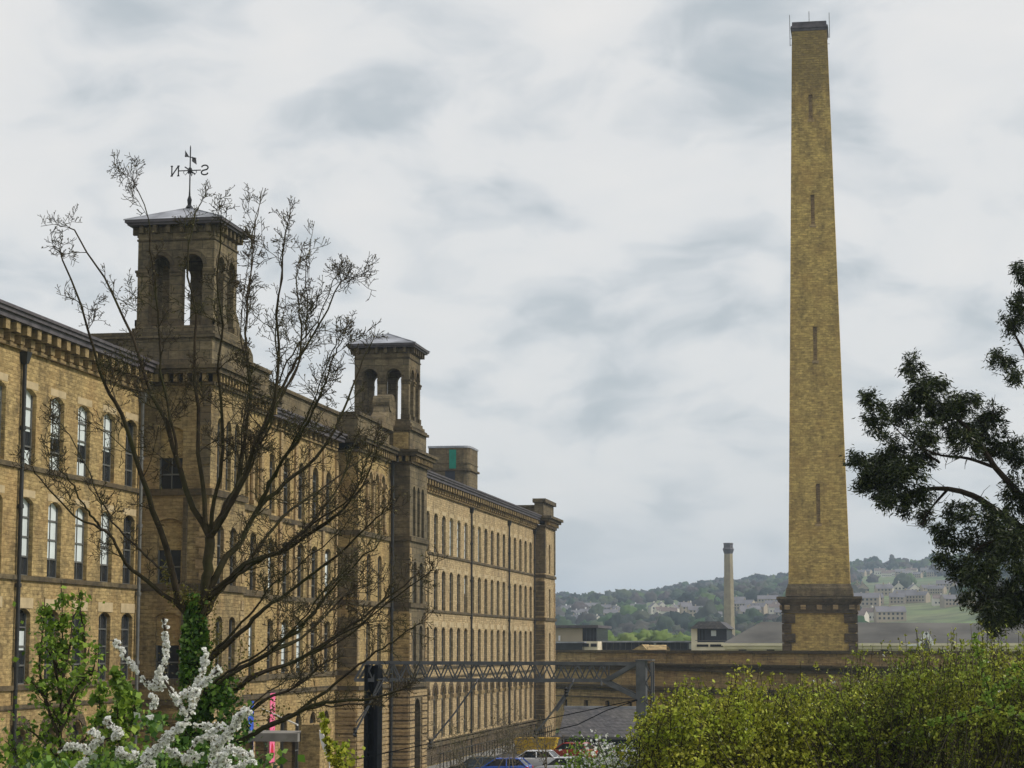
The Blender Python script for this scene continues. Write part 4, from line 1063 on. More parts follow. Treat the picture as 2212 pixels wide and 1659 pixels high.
# ------------------------------------------------------------------ cars
def make_car(paint, name, loc, rz, label, sc=1.):
    c = empty(name, loc, label, 'car', 'cars parked in the mill yard', rz)
    pm, nt, b = mat_base('car_paint'); b.inputs['Base Color'].default_value = (*paint, 1); b.inputs['Roughness'].default_value = .25; b.inputs['Metallic'].default_value = .1; b.inputs['Coat Weight'].default_value = .6
    fl = noise(nt, 2, 3); nt.links.new(ramp(nt, fl, [(.3, tuple(v*.85 for v in paint)), (.7, paint)]), b.inputs['Base Color'])
    # x forward; stations: x, halfwidth, z bottom, z shoulder
    st_ = [(-2.05, .72, .45, .85), (-1.98, .8, .3, .98), (-1.6, .86, .25, 1.0), (-.8, .88, .22, .95), (.5, .88, .22, .93), (1.2, .87, .25, .88), (1.75, .82, .28, .78), (2.02, .7, .35, .62)]
    mb = MB(); n = 8
    for (x, hw_, zb, zs_) in st_:
        ring = [(-hw_*.9, zb), (-hw_, zb+.15), (-hw_, zs_-.12), (-hw_*.93, zs_), (hw_*.93, zs_), (hw_, zs_-.12), (hw_, zb+.15), (hw_*.9, zb)]
        mb.v += [(x*sc, y*sc, z*sc) for y, z in ring]
    for k in range(len(st_)-1):
        for j in range(n): j2 = (j+1) % n; A_ = k*n; B_ = A_+n; mb.f.append((A_+j, A_+j2, B_+j2, B_+j))
    mb.f.append(tuple(range(n))[::-1]); mb.f.append(tuple((len(st_)-1)*n+j for j in range(n)))
    body = mb.build('body', pm, c, True)
    mod = body.modifiers.new('bevel', 'BEVEL'); mod.width = .03; mod.segments = 2
    # greenhouse
    base = [(-1.85, .78), (1.0, .78)]; topz = 1.45
    g = MB(); g.frustum((-1.88*sc, .98*sc, -.8*sc, .8*sc), (-1.35*sc, .25*sc, -.62*sc, .62*sc), .93*sc, 1.42*sc); g.build('windows', M['car_glass'], c)
    r = MB(); r.frustum((-1.42*sc, .32*sc, -.66*sc, .66*sc), (-1.25*sc, .12*sc, -.56*sc, .56*sc), 1.4*sc, 1.48*sc)
    for (a_, b2) in (((-1.9, .81, .93), (-1.37, .64, 1.42)), ((.99, .81, .93), (.27, .64, 1.42)), ((-.55, .815, .93), (-.5, .635, 1.42))):
        for s in (-1, 1): r.bar((a_[0]*sc, s*a_[1]*sc, a_[2]*sc), (b2[0]*sc, s*b2[1]*sc, b2[2]*sc), .07*sc)
    r.build('roof', pm, c)
    wm = MB(); wm.tube([(0, -.1*sc, 0), (0, .1*sc, 0)], .31*sc, 16, True); rim = MB(); rim.tube([(0, -.105*sc, 0), (0, .105*sc, 0)], .19*sc, 12, True)
    for (x, y) in ((-1.3, -.8), (-1.3, .8), (1.3, -.8), (1.3, .8)):
        w0 = wm.build('wheel', M['rubber'], c, loc=(x*sc, y*sc, .31*sc)) if (x, y) == (-1.3, -.8) else None
        if w0: wme = w0.data; ri = rim.build('rim', M['pipe_grey'], w0); rme = ri.data
        else:
            w0 = bpy.data.objects.new('wheel', wme); col.objects.link(w0); w0.parent = c; w0.location = (x*sc, y*sc, .31*sc)
            ri = bpy.data.objects.new('rim', rme); col.objects.link(ri); ri.parent = w0
    for s in (-1, 1):
        t = MB(); t.box(-2.06*sc, -1.9*sc, (s*.68-.12)*sc, (s*.68+.14)*sc, .68*sc, .9*sc); t.build('tail_light', M['red_light'], c)
        t = MB(); t.box(1.8*sc, 1.98*sc, (s*.58-.14)*sc, (s*.58+.14)*sc, .55*sc, .7*sc); t.build('headlight', M['blind'], c)
    nb = MB(); nb.box(-2.09*sc, -2.05*sc, -.26*sc, .26*sc, .5*sc, .62*sc); nb.build('number_plate', M['white'], c)
    return c
def gz(x, y, z): r_ = ray(x, y); t = (z-CAMZ)/r_.z; return Vector((r_.x*t, r_.y*t, 0))
for (px, py, colr, rz, lab) in (
    (1150, 1640, (.75, .76, .78), R(172), 'white parked car in the mill yard between the blue and red cars'),
    (1232, 1622, (.40, .03, .015), R(160), 'red parked car right of the white one in the mill yard'),
    (1083, 1658, (.02, .09, .45), R(176), 'blue parked car at the foot of the picture, left of the white car'),
    (1028, 1655, (.02, .03, .03), R(185), 'dark green parked car nearest the mill railing'),
    (1345, 1640, (.42, .45, .5), R(170), 'silver parked car behind the small blossoming shrub'),
    (1285, 1618, (.05, .055, .06), R(165), 'dark grey parked car between the red car and the lean-to'),
    (1215, 1656, (.6, .62, .65), R(174), 'pale grey parked car at the bottom edge in front of the red car')):
    g0 = gz(px, py, .8); make_car(colr, 'parked_car', (g0.x, g0.y, ground(g0.x, g0.y)+.006), rz, lab)
g0 = gz(1146, 1616, .6)
sk = empty('skip', (g0.x, g0.y+3, .01), 'yellow steel skip behind the parked white car', 'skip')
mb = MB(); ho = [(-1.5, 0), (1.5, 0), (1.85, 1.3), (-1.85, 1.3)]; mb.prism(ho, 'y', -.8, .8); mb.build('tub', plain('yellow_paint', (.62, .40, .02), .6, var=.2), sk)
mb = MB(); mb.box(-1.92, 1.92, -.87, -.8, 1.2, 1.34); mb.box(-1.92, 1.92, .8, .87, 1.2, 1.34)
for x in (-1.1, 0, 1.1): mb.box(x-.05, x+.05, -.87, -.801, .05, 1.2)
mb.build('rim', plain('yellow_rim', (.5, .32, .02), .6), sk)

# ------------------------------------------------------------------ hillside: woodland, houses
def ico():
    t = (1+5**.5)/2
    v = np.array([(-1, t, 0), (1, t, 0), (-1, -t, 0), (1, -t, 0), (0, -1, t), (0, 1, t), (0, -1, -t), (0, 1, -t), (t, 0, -1), (t, 0, 1), (-t, 0, -1), (-t, 0, 1)], float)
    f = [(0, 11, 5), (0, 5, 1), (0, 1, 7), (0, 7, 10), (0, 10, 11), (1, 5, 9), (5, 11, 4), (11, 10, 2), (10, 7, 6), (7, 1, 8), (3, 9, 4), (3, 4, 2), (3, 2, 6), (3, 6, 8), (3, 8, 9), (4, 9, 5), (2, 4, 11), (6, 2, 10), (8, 6, 7), (9, 8, 1)]
    v = v/np.linalg.norm(v[0])
    def sub(v, f):
        v = [tuple(p) for p in v]; c = {}; nf = []
        def mid(a, b):
            k = (min(a, b), max(a, b))
            if k not in c:
                m = np.array(v[a])+np.array(v[b]); m /= np.linalg.norm(m); c[k] = len(v); v.append(tuple(m))
            return c[k]
        for a, b, d in f:
            x, y, z = mid(a, b), mid(b, d), mid(d, a); nf += [(a, x, z), (b, y, x), (d, z, y), (x, y, z)]
        return np.array(v), nf
    v, f = sub(v, f); v, f = sub(v, f)
    return v, np.array(f)
IV, IF = ico()
def crowns(name, items, mat, parent=None):
    """items: (x,y,z,r,h) many rounded uneven crowns in one mass"""
    VV = []; FF = []; o = 0
    for (x, y, z, r, h) in items:
        nz = 1+.28*rng.standard_normal(len(IV))[:, None]*.6
        k = rng.standard_normal((3, 3)); nz = nz+.16*np.sin(IV@k*2.2).sum(1)[:, None]*.6
        P = IV*nz*np.array([r, r, h])+np.array([x, y, z+h*.75]); VV.append(P); FF.append(IF+o); o += len(IV)
    return np_mesh(name, np.vstack(VV), np.vstack(FF), mat, parent)
def frac_noise(x, y, s, sd=0): return math.sin(x*s+sd)*math.cos(y*s*.8+sd*1.7)+.5*math.sin(x*s*2.3+y*s*1.9+sd)
rr_ = random.Random(11)
def march(px, py, y0=440):
    r_ = ray(px, py); t = y0/r_.y
    while t*r_.y < 2600:
        x, y, z = r_.x*t, r_.y*t, CAMZ+r_.z*t
        if z < ground(x, y): return x, y, ground(x, y)
        t += 4
    return None
# houses
house_protos = []
def house_proto(w_, d_, h, rh, wallm, roofm):
    o = empty('hillside_house', (0, 0, -500))
    mb = MB(); mb.box(-w_/2, w_/2, -d_/2, d_/2, -3, h); mb.prism([(-w_/2, h), (w_/2, h), (0, h+rh)], 'y', -d_/2, d_/2) if w_ < d_*1.0 else mb.prism([(-d_/2, h), (d_/2, h), (0, h+rh)], 'x', -w_/2, w_/2)
    mb.build('wall', wallm, o)
    r = MB()
    if w_ < d_:
        for s in (-1, 1): r.quad((s*(w_/2+.3), -d_/2-.2, h-.15), (s*(w_/2+.3), d_/2+.2, h-.15), (0, d_/2+.2, h+rh+.15), (0, -d_/2-.2, h+rh+.15))
    else:
        for s in (-1, 1): r.quad((-w_/2-.2, s*(d_/2+.3), h-.15), (w_/2+.2, s*(d_/2+.3), h-.15), (w_/2+.2, 0, h+rh+.15), (-w_/2-.2, 0, h+rh+.15))
    rf_ = r.build('roof', roofm, o)
    c = MB(); c.box(-.5, .5, -.4, .4, h+rh-.6, h+rh+1.3); c.build('chimney_stack', wallm, rf_)
    g = MB()
    for x in np.arange(-w_/2+1.2, w_/2-.6, 2.4):
        for z in (1.0, 3.4):
            if z+1.2 < h: g.box(x, x+1.1, -d_/2-.06, -d_/2-.02, z, z+1.2)
    if g.v: g.build('window', M['glass'], o)
    return o
wm1 = plain('cream_wall', (.62, .58, .5), .9, var=.1, scale=.1); wm2 = plain('hill_stone_wall', (.36, .30, .22), .9, var=.15, scale=.1); wm3 = plain('white_wall', (.8, .79, .76), .9, var=.05, scale=.1)
rm1 = plain('grey_tiles', (.16, .15, .16), .8, var=.2, scale=.2); rm2 = plain('brown_tiles', (.15, .115, .10), .8, var=.2, scale=.2)
protos = [house_proto(7, 9, 5, 3, wm1, rm1), house_proto(11, 8, 5, 2.8, wm2, rm1), house_proto(16, 8, 5.2, 2.8, wm2, rm1), house_proto(9, 8, 5, 2.8, wm3, rm1), house_proto(7, 10, 5, 3.4, wm2, rm2), house_proto(12, 8, 4.6, 2.6, wm1, rm2)]
used = set(); houses_xy = []
def put_house(k, x, y, rz, label, group):
    z = ground(x, y)
    for hx, hy in houses_xy:
        if abs(hx-x) < 9 and abs(hy-y) < 9: return
    houses_xy.append((x, y))
    o = protos[k] if k not in used else copy_tree(protos[k]); used.add(k)
    sc = .72 if ('upper row' in group or 'green field' in group) else .64
    o.location = (x, y, z); o.rotation_euler = (0, 0, rz); o.scale = (sc*rr_.uniform(.85, 1.2),)*3; tag(o, label, 'house', group)
clusters = [  # px range, py range, count, kinds, label, group
    ((1846, 1990), (1283, 1290), 11, (0, 4, 0, 4, 1), 'pale gabled house in the upper row on the hillside right of the great chimney', 'upper row of hillside houses'),
    ((1850, 2140), (1300, 1312), 18, (2, 1, 5, 2), 'low stone terrace house in the row above the green field at the right', 'terrace above the green field'),
    ((1846, 1930), (1338, 1352), 6, (5, 0, 2), 'brown-roofed house below the green field beside the great chimney', 'houses below the green field'),
    ((1590, 1700), (1308, 1342), 16, (2, 1, 5, 3), 'pale house on the hillside between the two chimneys', 'hillside houses between the chimneys'),
    ((1420, 1560), (1318, 1350), 14, (0, 1, 5, 3), 'small pale house among trees left of the distant chimney', 'hillside houses left of the distant chimney'),
    ((1215, 1420), (1322, 1352), 15, (3, 1, 2, 0), 'small pale house among trees above the modern office block', 'hillside houses above the office block'),
    ((1850, 2020), (1241, 1249), 12, (1, 0, 5), 'small house on the skyline right of the great chimney', 'skyline houses'),
    ((1640, 1700), (1262, 1275), 4, (1, 2), 'small house near the skyline left of the great chimney', 'skyline houses left of the great chimney'),
    ((2000, 2110), (1268, 1285), 6, (5, 2), 'long house high on the hillside by the dark evergreen', 'high houses by the evergreen')]
for (xr_, yr_, n, kinds, lab, grp) in clusters:
    for i in range(n):
        px = xr_[0]+(xr_[1]-xr_[0])*(i+.5)/n+rr_.uniform(-4, 4); py = rr_.uniform(*yr_)
        h = march(px, py)
        if h: put_house(rr_.choice(kinds), h[0], h[1], rr_.uniform(-.5, .5), lab, grp)
for k in range(len(protos)):
    if k not in used:
        for c_ in list(protos[k].children_recursive)+[protos[k]]: bpy.data.objects.remove(c_)
hset = np.array(houses_xy)
items = []; green = []
def field(px_, py_):
    return (1858 < px_ < 2130 and 1313 < py_ < 1337) or (1850 < px_ < 2060 and 1246 < py_ < 1268) or (1660 < px_ < 1700 and 1262 < py_ < 1285 and False) or (1385 < px_ < 1490 and 1296 < py_ < 1302)
ch_, sh_ = math.cos(HEAD), math.sin(HEAD)
def proj(x, y, z):
    a = ch_*x+sh_*y; F = -sh_*x+ch_*y; h = z-CAMZ
    dpt = F*math.cos(PITCH)+h*math.sin(PITCH); up = -F*math.sin(PITCH)+h*math.cos(PITCH)
    return 1106+FPX*a/dpt, 829.5-FPX*up/dpt
tries = 0
while len(items) < 3000 and tries < 60000:
    tries += 1
    y = 460+1620*rr_.random()**.8; x = rr_.uniform(-.19, .12)*y
    z = ground(x, y); px, py = proj(x, y, z)
    if not 1100 < px < 2330: continue
    if rr_.random() > .02 and any(field(px, py-q) for q in range(0, int(9*4500/y)+6, 4)): continue
    dd = np.abs(hset-np.array([x, y])); 
    dx = x-hset[:, 0]; dy = y-hset[:, 1]
    if np.any((np.abs(dx) < 10) & (dy < 6) & (dy > -48)): 
        if rr_.random() < .93: continue
    r = rr_.uniform(2.6, 5.4)*(1 if y > 900 else .8)
    items.append((x, y, z-1, r, r*rr_.uniform(.75, 1.15)))
tag(crowns('woodland', items, M['wood']), 'hazy mixed woodland covering the far hillside', 'woodland', kind='stuff')
# skyline trees one can tell apart
def sky_tree(px, r, h, labsuf):
    hx = ray(px, 1300); t = 2000/hx.y; x = hx.x*t; y = 2000; z = ground(x, y)
    t0 = empty('skyline_tree', (x, y, z), labsuf, 'tree', 'trees on the far skyline')
    o = crowns('crown', [(rr_.uniform(-r, r)*.7, rr_.uniform(-r, r)*.5, rr_.uniform(.1, .5)*h, r*rr_.uniform(.5, .8), h*rr_.uniform(.35, .5)) for _ in range(6)], M['wood'], t0)
    tk = MB(); tk.tube([(0, 0, -2), (0, 0, h*.6)], .4, 5); tk.build('trunk', M['bark_dark'], t0)
for px in list(range(1204, 1700, 19))+[1722, 1850, 1866, 1884, 1897, 1935, 1945, 2012, 2030, 2150, 2170, 2190]:
    sky_tree(px+rr_.uniform(-5, 5), rr_.uniform(5, 9), rr_.uniform(6, 11), 'rounded hazy tree on the far skyline, '+('left of the great chimney' if px < 1750 else 'right of the great chimney'))
# green trees just behind the office wing
for (px, py, r, lab) in ((1330, 1368, 6, 'fresh green tree top behind the office wing, left one of two'), (1420, 1366, 6.5, 'fresh green tree top behind the office wing, right one of two'),):
    p_ = at(px, py, 440); z = p_.z-6
    t0 = empty('green_tree', (p_.x, 440, 0), lab, 'tree', 'green trees behind the office wing')
    crowns('crown', [(rr_.uniform(-r, r)*1.2, rr_.uniform(-3, 3), p_.z-3.6+rr_.uniform(-.8, .6), rr_.uniform(1.8, 3.2), rr_.uniform(1.3, 2.0)) for _ in range(16)], M['wood_green'], t0)
    tk = MB(); tk.tube([(0, 0, -1), (0, 0, p_.z-2)], .5, 6); tk.build('trunk', M['bark_dark'], t0)

# ------------------------------------------------------------------ vegetation tools
def spline(pts, n):
    pts = [np.array(p, float) for p in pts]; P = [2*pts[0]-pts[1]]+pts+[2*pts[-1]-pts[-2]]; out = []
    segs = len(pts)-1; per = max(2, int(n/segs))
    for i in range(segs):
        p0, p1, p2, p3 = P[i:i+4]
        for k in range(per):
            t = k/per; out.append(.5*((2*p1)+(-p0+p2)*t+(2*p0-5*p1+4*p2-p3)*t*t+(-p0+3*p1-3*p2+p3)*t**3))
    out.append(pts[-1]); return np.array(out)
def unit(v): return v/(np.linalg.norm(v)+1e-9)
def leaves(name, C, size, mat, parent=None, aspect=.6, droop=0., dirs=None, spread=1.0):
    """one small folded leaf (two triangles sharing a rib -> a quad) at each centre"""
    n = len(C)
    if n == 0: return None
    s = size*(.4+1.1*rng.random(n)**1.3)[:, None]*1.08
    d = rng.standard_normal((n, 3)) if dirs is None else dirs+spread*rng.standard_normal((n, 3))
    d[:, 2] -= droop; d /= np.linalg.norm(d, axis=1)[:, None]
    e = np.cross(d, rng.standard_normal((n, 3))); e /= (np.linalg.norm(e, axis=1)[:, None]+1e-9)
    nrm = np.cross(d, e)
    a = C-d*s*.5; b = C+e*s*aspect*.5+nrm*s*.08-d*s*.05; c = C+d*s*.5; f = C-e*s*aspect*.5+nrm*s*.08-d*s*.05
    V = np.stack([a, b, c, f], 1).reshape(-1, 3); F = np.arange(4*n).reshape(n, 4)
    return np_mesh(name, V, F, mat, parent)

# ------------------------------------------------------------------ the bare tree
TY = 30.0
bt = empty('bare_tree', (at(425, 1659, TY).x, TY, 0), 'large leafless tree with budding twigs in front of the near tower', 'tree'); bt.location = (0, 0, 0)
limbs = [  # points, start radius px, depth offset at the tip
    ([(405, 1900), (412, 1659), (418, 1500), (416, 1400), (424, 1330)], 34, 0, 22),
    ([(424, 1345), (440, 1302), (448, 1230), (453, 1160)], 21, 0, 15),
    ([(416, 1340), (387, 1296), (362, 1185), (329, 1102), (307, 1034), (277, 930), (247, 866), (227, 833), (205, 760), (175, 660), (135, 560), (92, 500)], 15, -2.0, 1.6),
    ([(405, 1330), (376, 1302), (300, 1242), (265, 1204), (242, 1164), (217, 1141), (161, 1111), (86, 1032), (45, 975)], 10, -1.5, 1.4),
    ([(217, 1141), (200, 1118), (177, 1083), (154, 1042), (120, 1005), (70, 950)], 5, -2.5, 1.2),
    ([(385, 1260), (353, 1232), (303, 1189), (242, 1126), (205, 1050), (150, 940), (90, 870)], 6, 1.5, 1.2),
    ([(453, 1160), (420, 1095), (387, 1011), (362, 918), (328, 856), (298, 765), (270, 690), (225, 600), (160, 500), (125, 465)], 13, 1.0, 1.5),
    ([(387, 1011), (375, 930), (352, 830), (345, 740), (338, 640), (325, 540), (322, 470), (290, 395), (266, 345)], 6, -1.0, 1.0),
    ([(453, 1160), (440, 1080), (430, 980), (425, 880), (418, 780), (425, 680), (405, 600), (408, 530), (425, 460), (450, 400)], 10, .5, 1.2),
    ([(453, 1160), (462, 1080), (478, 1000), (480, 900), (470, 800), (480, 700), (470, 600), (475, 500), (480, 430)], 9, -1.5, 1.3),
    ([(455, 1155), (490, 1090), (518, 1030), (530, 930), (540, 830), (530, 720), (540, 600), (550, 500), (568, 400)], 10, 1.8, 1.3),
    ([(453, 1165), (467, 1135), (518, 1054), (554, 956), (590, 880), (600, 780), (600, 680), (610, 560), (630, 430)], 13, -.8, 1.5),
    ([(554, 956), (600, 860), (640, 780), (690, 700), (730, 620), (765, 570)], 8, .6, 1.3),
    ([(540, 980), (580, 900), (640, 800), (650, 700), (640, 600), (660, 500)], 7, 2.0, 1.2),
    ([(440, 1302), (480, 1220), (517, 1172), (560, 1096), (616, 1044), (680, 990), (735, 900), (775, 800), (822, 700)], 15, 1.0, 1.5),
    ([(560, 1096), (600, 1010), (650, 940), (690, 860), (720, 770), (760, 690)], 8, -1.5, 1.3),
    ([(455, 1290), (531, 1221), (607, 1191), (682, 1145), (758, 1082), (800, 1010), (830, 930)], 11, -1.5, 1.3),
    ([(607, 1191), (680, 1120), (730, 1050), (765, 960), (790, 880)], 6, .5, 1.2),
    ([(440, 1330), (480, 1270), (540, 1210), (610, 1120), (690, 1060), (770, 1000), (850, 950)], 10, 2., 1.3),
    ([(420, 1450), (502, 1382), (560, 1325), (603, 1291), (729, 1200), (800, 1130), (870, 1060)], 11, -1, 1.4),
    ([(430, 1500), (502, 1455), (578, 1412), (664, 1341), (717, 1270), (790, 1200), (850, 1150)], 10, -2, 1.3),
    ([(430, 1540), (502, 1493), (560, 1455), (643, 1425), (754, 1354), (830, 1300), (890, 1250), (940, 1215)], 11, .5, 1.3),
    ([(578, 1412), (650, 1380), (740, 1290), (800, 1260), (870, 1230)], 6, 1.5, 1.2),
    ([(425, 1640), (540, 1591), (643, 1538), (720, 1515), (800, 1510), (870, 1490), (916, 1465)], 11, -1, 1.3),
    ([(643, 1538), (720, 1480), (787, 1427), (850, 1385), (896, 1352), (951, 1331)], 6, 0, 1.0),
    ([(643, 1425), (700, 1400), (760, 1370), (830, 1290), (860, 1180)], 6, 1.0, 1.1),
    ([(440, 1640), (560, 1520), (640, 1480), (700, 1430), (770, 1400)], 8, 1., 1.2),
]
for q_ in limbs[10:27]:
    for rep_ in range(2 if q_[1] > 7 else 1):
        ox, oy = rng.normal()*17, rng.normal()*17; m_ = len(q_[0])-1
        if rng.random() < .4: continue
        limbs.append(([(x+ox*min(1, i*1.2/m_)+rng.normal()*4, y+oy*min(1, i*1.2/m_)+rng.normal()*4) for i, (x, y) in enumerate(q_[0])][:m_+1 if rng.random() < .5 else m_], q_[1]*.55, q_[2]+rng.normal()*1.2, 1.1))
TB = MB(); bud_pts = []; TW = MB()
def tree_limb(mb, p3, rads, sides): mb.tube([tuple(p) for p in p3], rads, sides)
def twig(mb, p, d, L, r, lvl, bud, crook=.28, up=.25, rmin=.0043):
    nseg = 4 if lvl > 1 else 6
    pts = [p.copy()]; q = p.copy(); dd = unit(d); dirs = [dd]
    for k in range(nseg):
        dd = unit(dd+crook*rng.standard_normal(3)*.6+np.array([0, 0, up*.35]))
        q = q+dd*L/nseg; pts.append(q.copy()); dirs.append(dd)
    rads = [max(rmin, r*(1-.75*k/nseg)) for k in range(nseg+1)]
    mb.tube([tuple(a) for a in pts], rads, 3 if lvl > 0 else 4)
    if lvl >= 3 or L < .12:
        bud.append(pts[-1]); return
    nch = {0: 6, 1: 4, 2: 2 if rng.random() < .5 else 3}[lvl]
    for k in range(nch):
        t = .25+.75*(k+rng.random()*.6)/nch; i = min(nseg, int(t*nseg)); base = pts[i]
        side = unit(np.cross(dirs[i], rng.standard_normal(3)))
        nd = unit(dirs[i]*.75+side*(.75+.6*rng.random())+np.array([0, 0, .1]))
        twig(mb, base, nd, L*(.38+.3*rng.random())*(1.1-.4*t), rads[i]*.66, lvl+1, bud, crook, up, rmin)
    bud.append(pts[-1])
PXM = TY/FPX
for (pts, rpx, dep, tip) in limbs:
    if rpx < 20:   # the fine twigs carry on past the end of the limb, so the limb itself stops short
        (xa_, ya_), (xb_, yb_) = pts[-2], pts[-1]; dd_ = math.hypot(xb_-xa_, yb_-ya_); kk_ = max(.25, (dd_-46)/dd_)
        pts = pts[:-1]+[(xa_+(xb_-xa_)*kk_, ya_+(yb_-ya_)*kk_)]
    low = sum(p[1] for p in pts)/len(pts) > 1180 and pts[-1][0] > 600
    p3 = []
    m_ = len(pts)-1
    for i, (x, y) in enumerate(pts):
        t = i/m_; off = dep*(t**1.2) if rpx < 20 else 0
        v = at(x, y, TY+off); p3.append((v.x, v.y, v.z))
    if rpx == 34: p3[0] = (p3[0][0], p3[0][1], 2.2)
    c = spline(p3, 26 if m_ > 4 else 14); n = len(c)
    c[1:-1] += rng.standard_normal((n-2, 3))*.012
    r0 = rpx*PXM*(.68 if rpx < 12 else .62); r1 = max(.005, tip*PXM*.75)
    rads = [r0+(r1-r0)*((k/(n-1))**.75) for k in range(n)]
    TB.tube([tuple(a) for a in c], rads, 8 if rpx > 12 else 6)
    if rpx >= 20: continue
    L_tot = np.linalg.norm(np.diff(c, axis=0), axis=1).sum()
    nb_ = int(L_tot/(.18 if rpx > 5.6 else .28)*(.95 if low else .44))
    for k in range(nb_):
        t = (.42 if low else .22)+(.58 if low else .78)*(k+rng.random())/nb_; i = min(n-2, int(t*(n-1))); dr = unit(c[i+1]-c[i])
        side = unit(np.cross(dr, rng.standard_normal(3)))
        nd = unit(dr*.85+side*(.6+.6*rng.random())+np.array([0, 0, .15]))
        L = (.22+.78*rng.random()**1.3)*(1.2-.5*t)*(.62 if low else 1)
        if nd[2] < -.2: nd[2] *= -.3
        twig(TW, c[i], nd, L, min(rads[i]*.5, .0095), 1 if (L < .5 if low else L < .27) else 0, bud_pts, .34, .16)
    twig(TW, c[-1], unit(c[-1]-c[-3]), .35, rads[-1], 1, bud_pts, .15, .3)
TB.build('trunk', M['bark'], bt, True); TW.build('twigs', M['bark'], bt)
BP = np.array(bud_pts)
leaves('buds', BP[rng.random(len(BP)) < .8], .03, M['bud'], bt, .5)
# ivy on the trunk
iv = []
for k in range(6000):
    t = rng.random(); y_ = 1285+t*330; wpx = (16+17*min(1, t*3))*(1 if t < .75 else 1.1)
    a_ = rng.random()*2*math.pi; rad = wpx*(.55+.5*rng.random()); base = at(422+rng.normal()*3, y_, TY)
    iv.append((base.x+math.cos(a_)*rad*PXM, TY-math.sin(a_)*rad*PXM*1.0, base.z))
for (cx_, cy_, sx, sy, n) in ((470, 1500, 45, 40, 900), (510, 1560, 35, 35, 500), (420, 1640, 60, 40, 900), (475, 1620, 50, 40, 900)):
    for k in range(n):
        v = at(cx_+rng.normal()*sx*.5, cy_+rng.normal()*sy*.5, TY-.4+rng.random()*.8); iv.append((v.x, v.y, v.z))
ivy = empty('ivy', (0, 0, 0), 'glossy green ivy climbing the trunk of the bare tree', 'ivy')
leaves('ivy_leaves', np.array(iv), .065, M['ivy'], ivy, .9, .5)
iv2 = []
for (cx_, cy_, sx, sy, n) in ((395, 1290, 26, 22, 420), (440, 1300, 25, 25, 260), (360, 1240, 14, 26, 160), (465, 1380, 16, 50, 300), (455, 1460, 20, 40, 260), (500, 1480, 26, 40, 300), (590, 1540, 26, 26, 200), (530, 1430, 30, 50, 260)):
    for k in range(n):
        v = at(cx_+rng.normal()*sx*.6, cy_+rng.normal()*sy*.6, TY-.3+rng.random()*.6); iv2.append((v.x, v.y, v.z))
leaves('olive_growth', np.array(iv2), .04, M['ivy_olive'], ivy, .6)

# ------------------------------------------------------------------ leafy young trees at the left
def leafy(name, label, cat, limbs_, Y, rpx, lsize, mat, dens, spread_px, group=None, droop=.6, bark='bark', base=None, extra=()):
    o = empty(name, (0, 0, 0), label, cat, group)
    mb = MB(); C = []; pm = Y/FPX
    for pts in limbs_:
        p3 = []; dz = rng.normal()*.35
        for i, (x, y) in enumerate(pts): v = at(x, y, Y+dz*i/len(pts)); p3.append((v.x, v.y, v.z))
        c = spline(p3, 12); n = len(c); r0 = rpx*pm/2
        mb.tube([tuple(a) for a in c], [r0*(1-.8*k/(n-1)) for k in range(n)], 5)
        L = np.linalg.norm(np.diff(c, axis=0), axis=1).sum()
        for k in range(int(L/pm*dens/8)):
            t = .1+.9*rng.random(); i = min(n-2, int(t*(n-1))); sd = unit(rng.standard_normal(3)); ln = spread_px*pm*(.3+.9*rng.random())*(1.1-.6*t)
            e = c[i]+sd*ln+np.array([0, 0, .2*ln]); mb.tube([tuple(c[i]), tuple((c[i]+e)/2+rng.normal(size=3)*.01), tuple(e)], [.006, .005, .003], 3)
            for j in range(5): C.append(e+rng.normal(size=3)*spread_px*pm*.2)
    for (cx_, cy_, sx, sy, n) in extra:
        for k in range(n):
            v = at(cx_+rng.normal()*sx*.5, cy_+rng.normal()*sy*.5, Y+rng.normal()*.3); C.append(np.array((v.x, v.y, v.z)))
    mb.build('stems', M[bark], o); leaves('leaves', np.array(C), lsize, mat, o, .8, droop)
    return o
leafy('young_tree', 'young tree with fresh drooping green leaves against the near wing', 'tree',
      [[(130, 2000), (132, 1659), (130, 1560), (133, 1450), (135, 1350), (132, 1255)], [(132, 1600), (100, 1520), (85, 1440), (92, 1370), (97, 1290)], [(130, 1580), (165, 1500), (185, 1420), (175, 1330), (170, 1270)],
       [(132, 1560), (90, 1500), (60, 1460)], [(130, 1640), (80, 1590), (50, 1570)], [(132, 1540), (170, 1480), (200, 1450), (208, 1400)], [(130, 1500), (115, 1420), (105, 1350)], [(132, 1480), (150, 1400), (158, 1320)], [(128, 1659), (60, 1640), (10, 1600)], [(130, 1659), (180, 1600), (215, 1560)], [(130, 1450), (100, 1400), (78, 1400)]],
      24, 9, .062, M['maple'], 1.35, 32, extra=((125, 1420, 110, 90, 60), (120, 1540, 130, 80, 120), (60, 1640, 120, 40, 500), (180, 1640, 120, 30, 360)))
leafy('young_tree', 'small green sapling between the young tree and the ivy trunk', 'tree',
      [[(255, 2000), (258, 1659), (252, 1580), (256, 1500), (250, 1440)], [(256, 1640), (225, 1580), (215, 1520), (218, 1460)], [(256, 1620), (285, 1560), (292, 1500)], [(255, 1580), (275, 1520), (270, 1470)]],
      23, 6, .075, M['maple'], 1.7, 26, extra=((250, 1540, 60, 60, 60), (260, 1630, 60, 50, 160)))
leafy('green_bush', 'low leafy green bush behind the blossom at the bottom edge', 'bush',
      [[(400, 2000), (405, 1680), (380, 1610)], [(405, 1690), (440, 1620)], [(405, 1700), (500, 1650)], [(400, 1700), (340, 1640)]], 20, 6, .07, M['ivy'], 3, 34, extra=((420, 1650, 160, 40, 1300), (330, 1560, 40, 30, 120), (250, 1655, 200, 20, 600)))
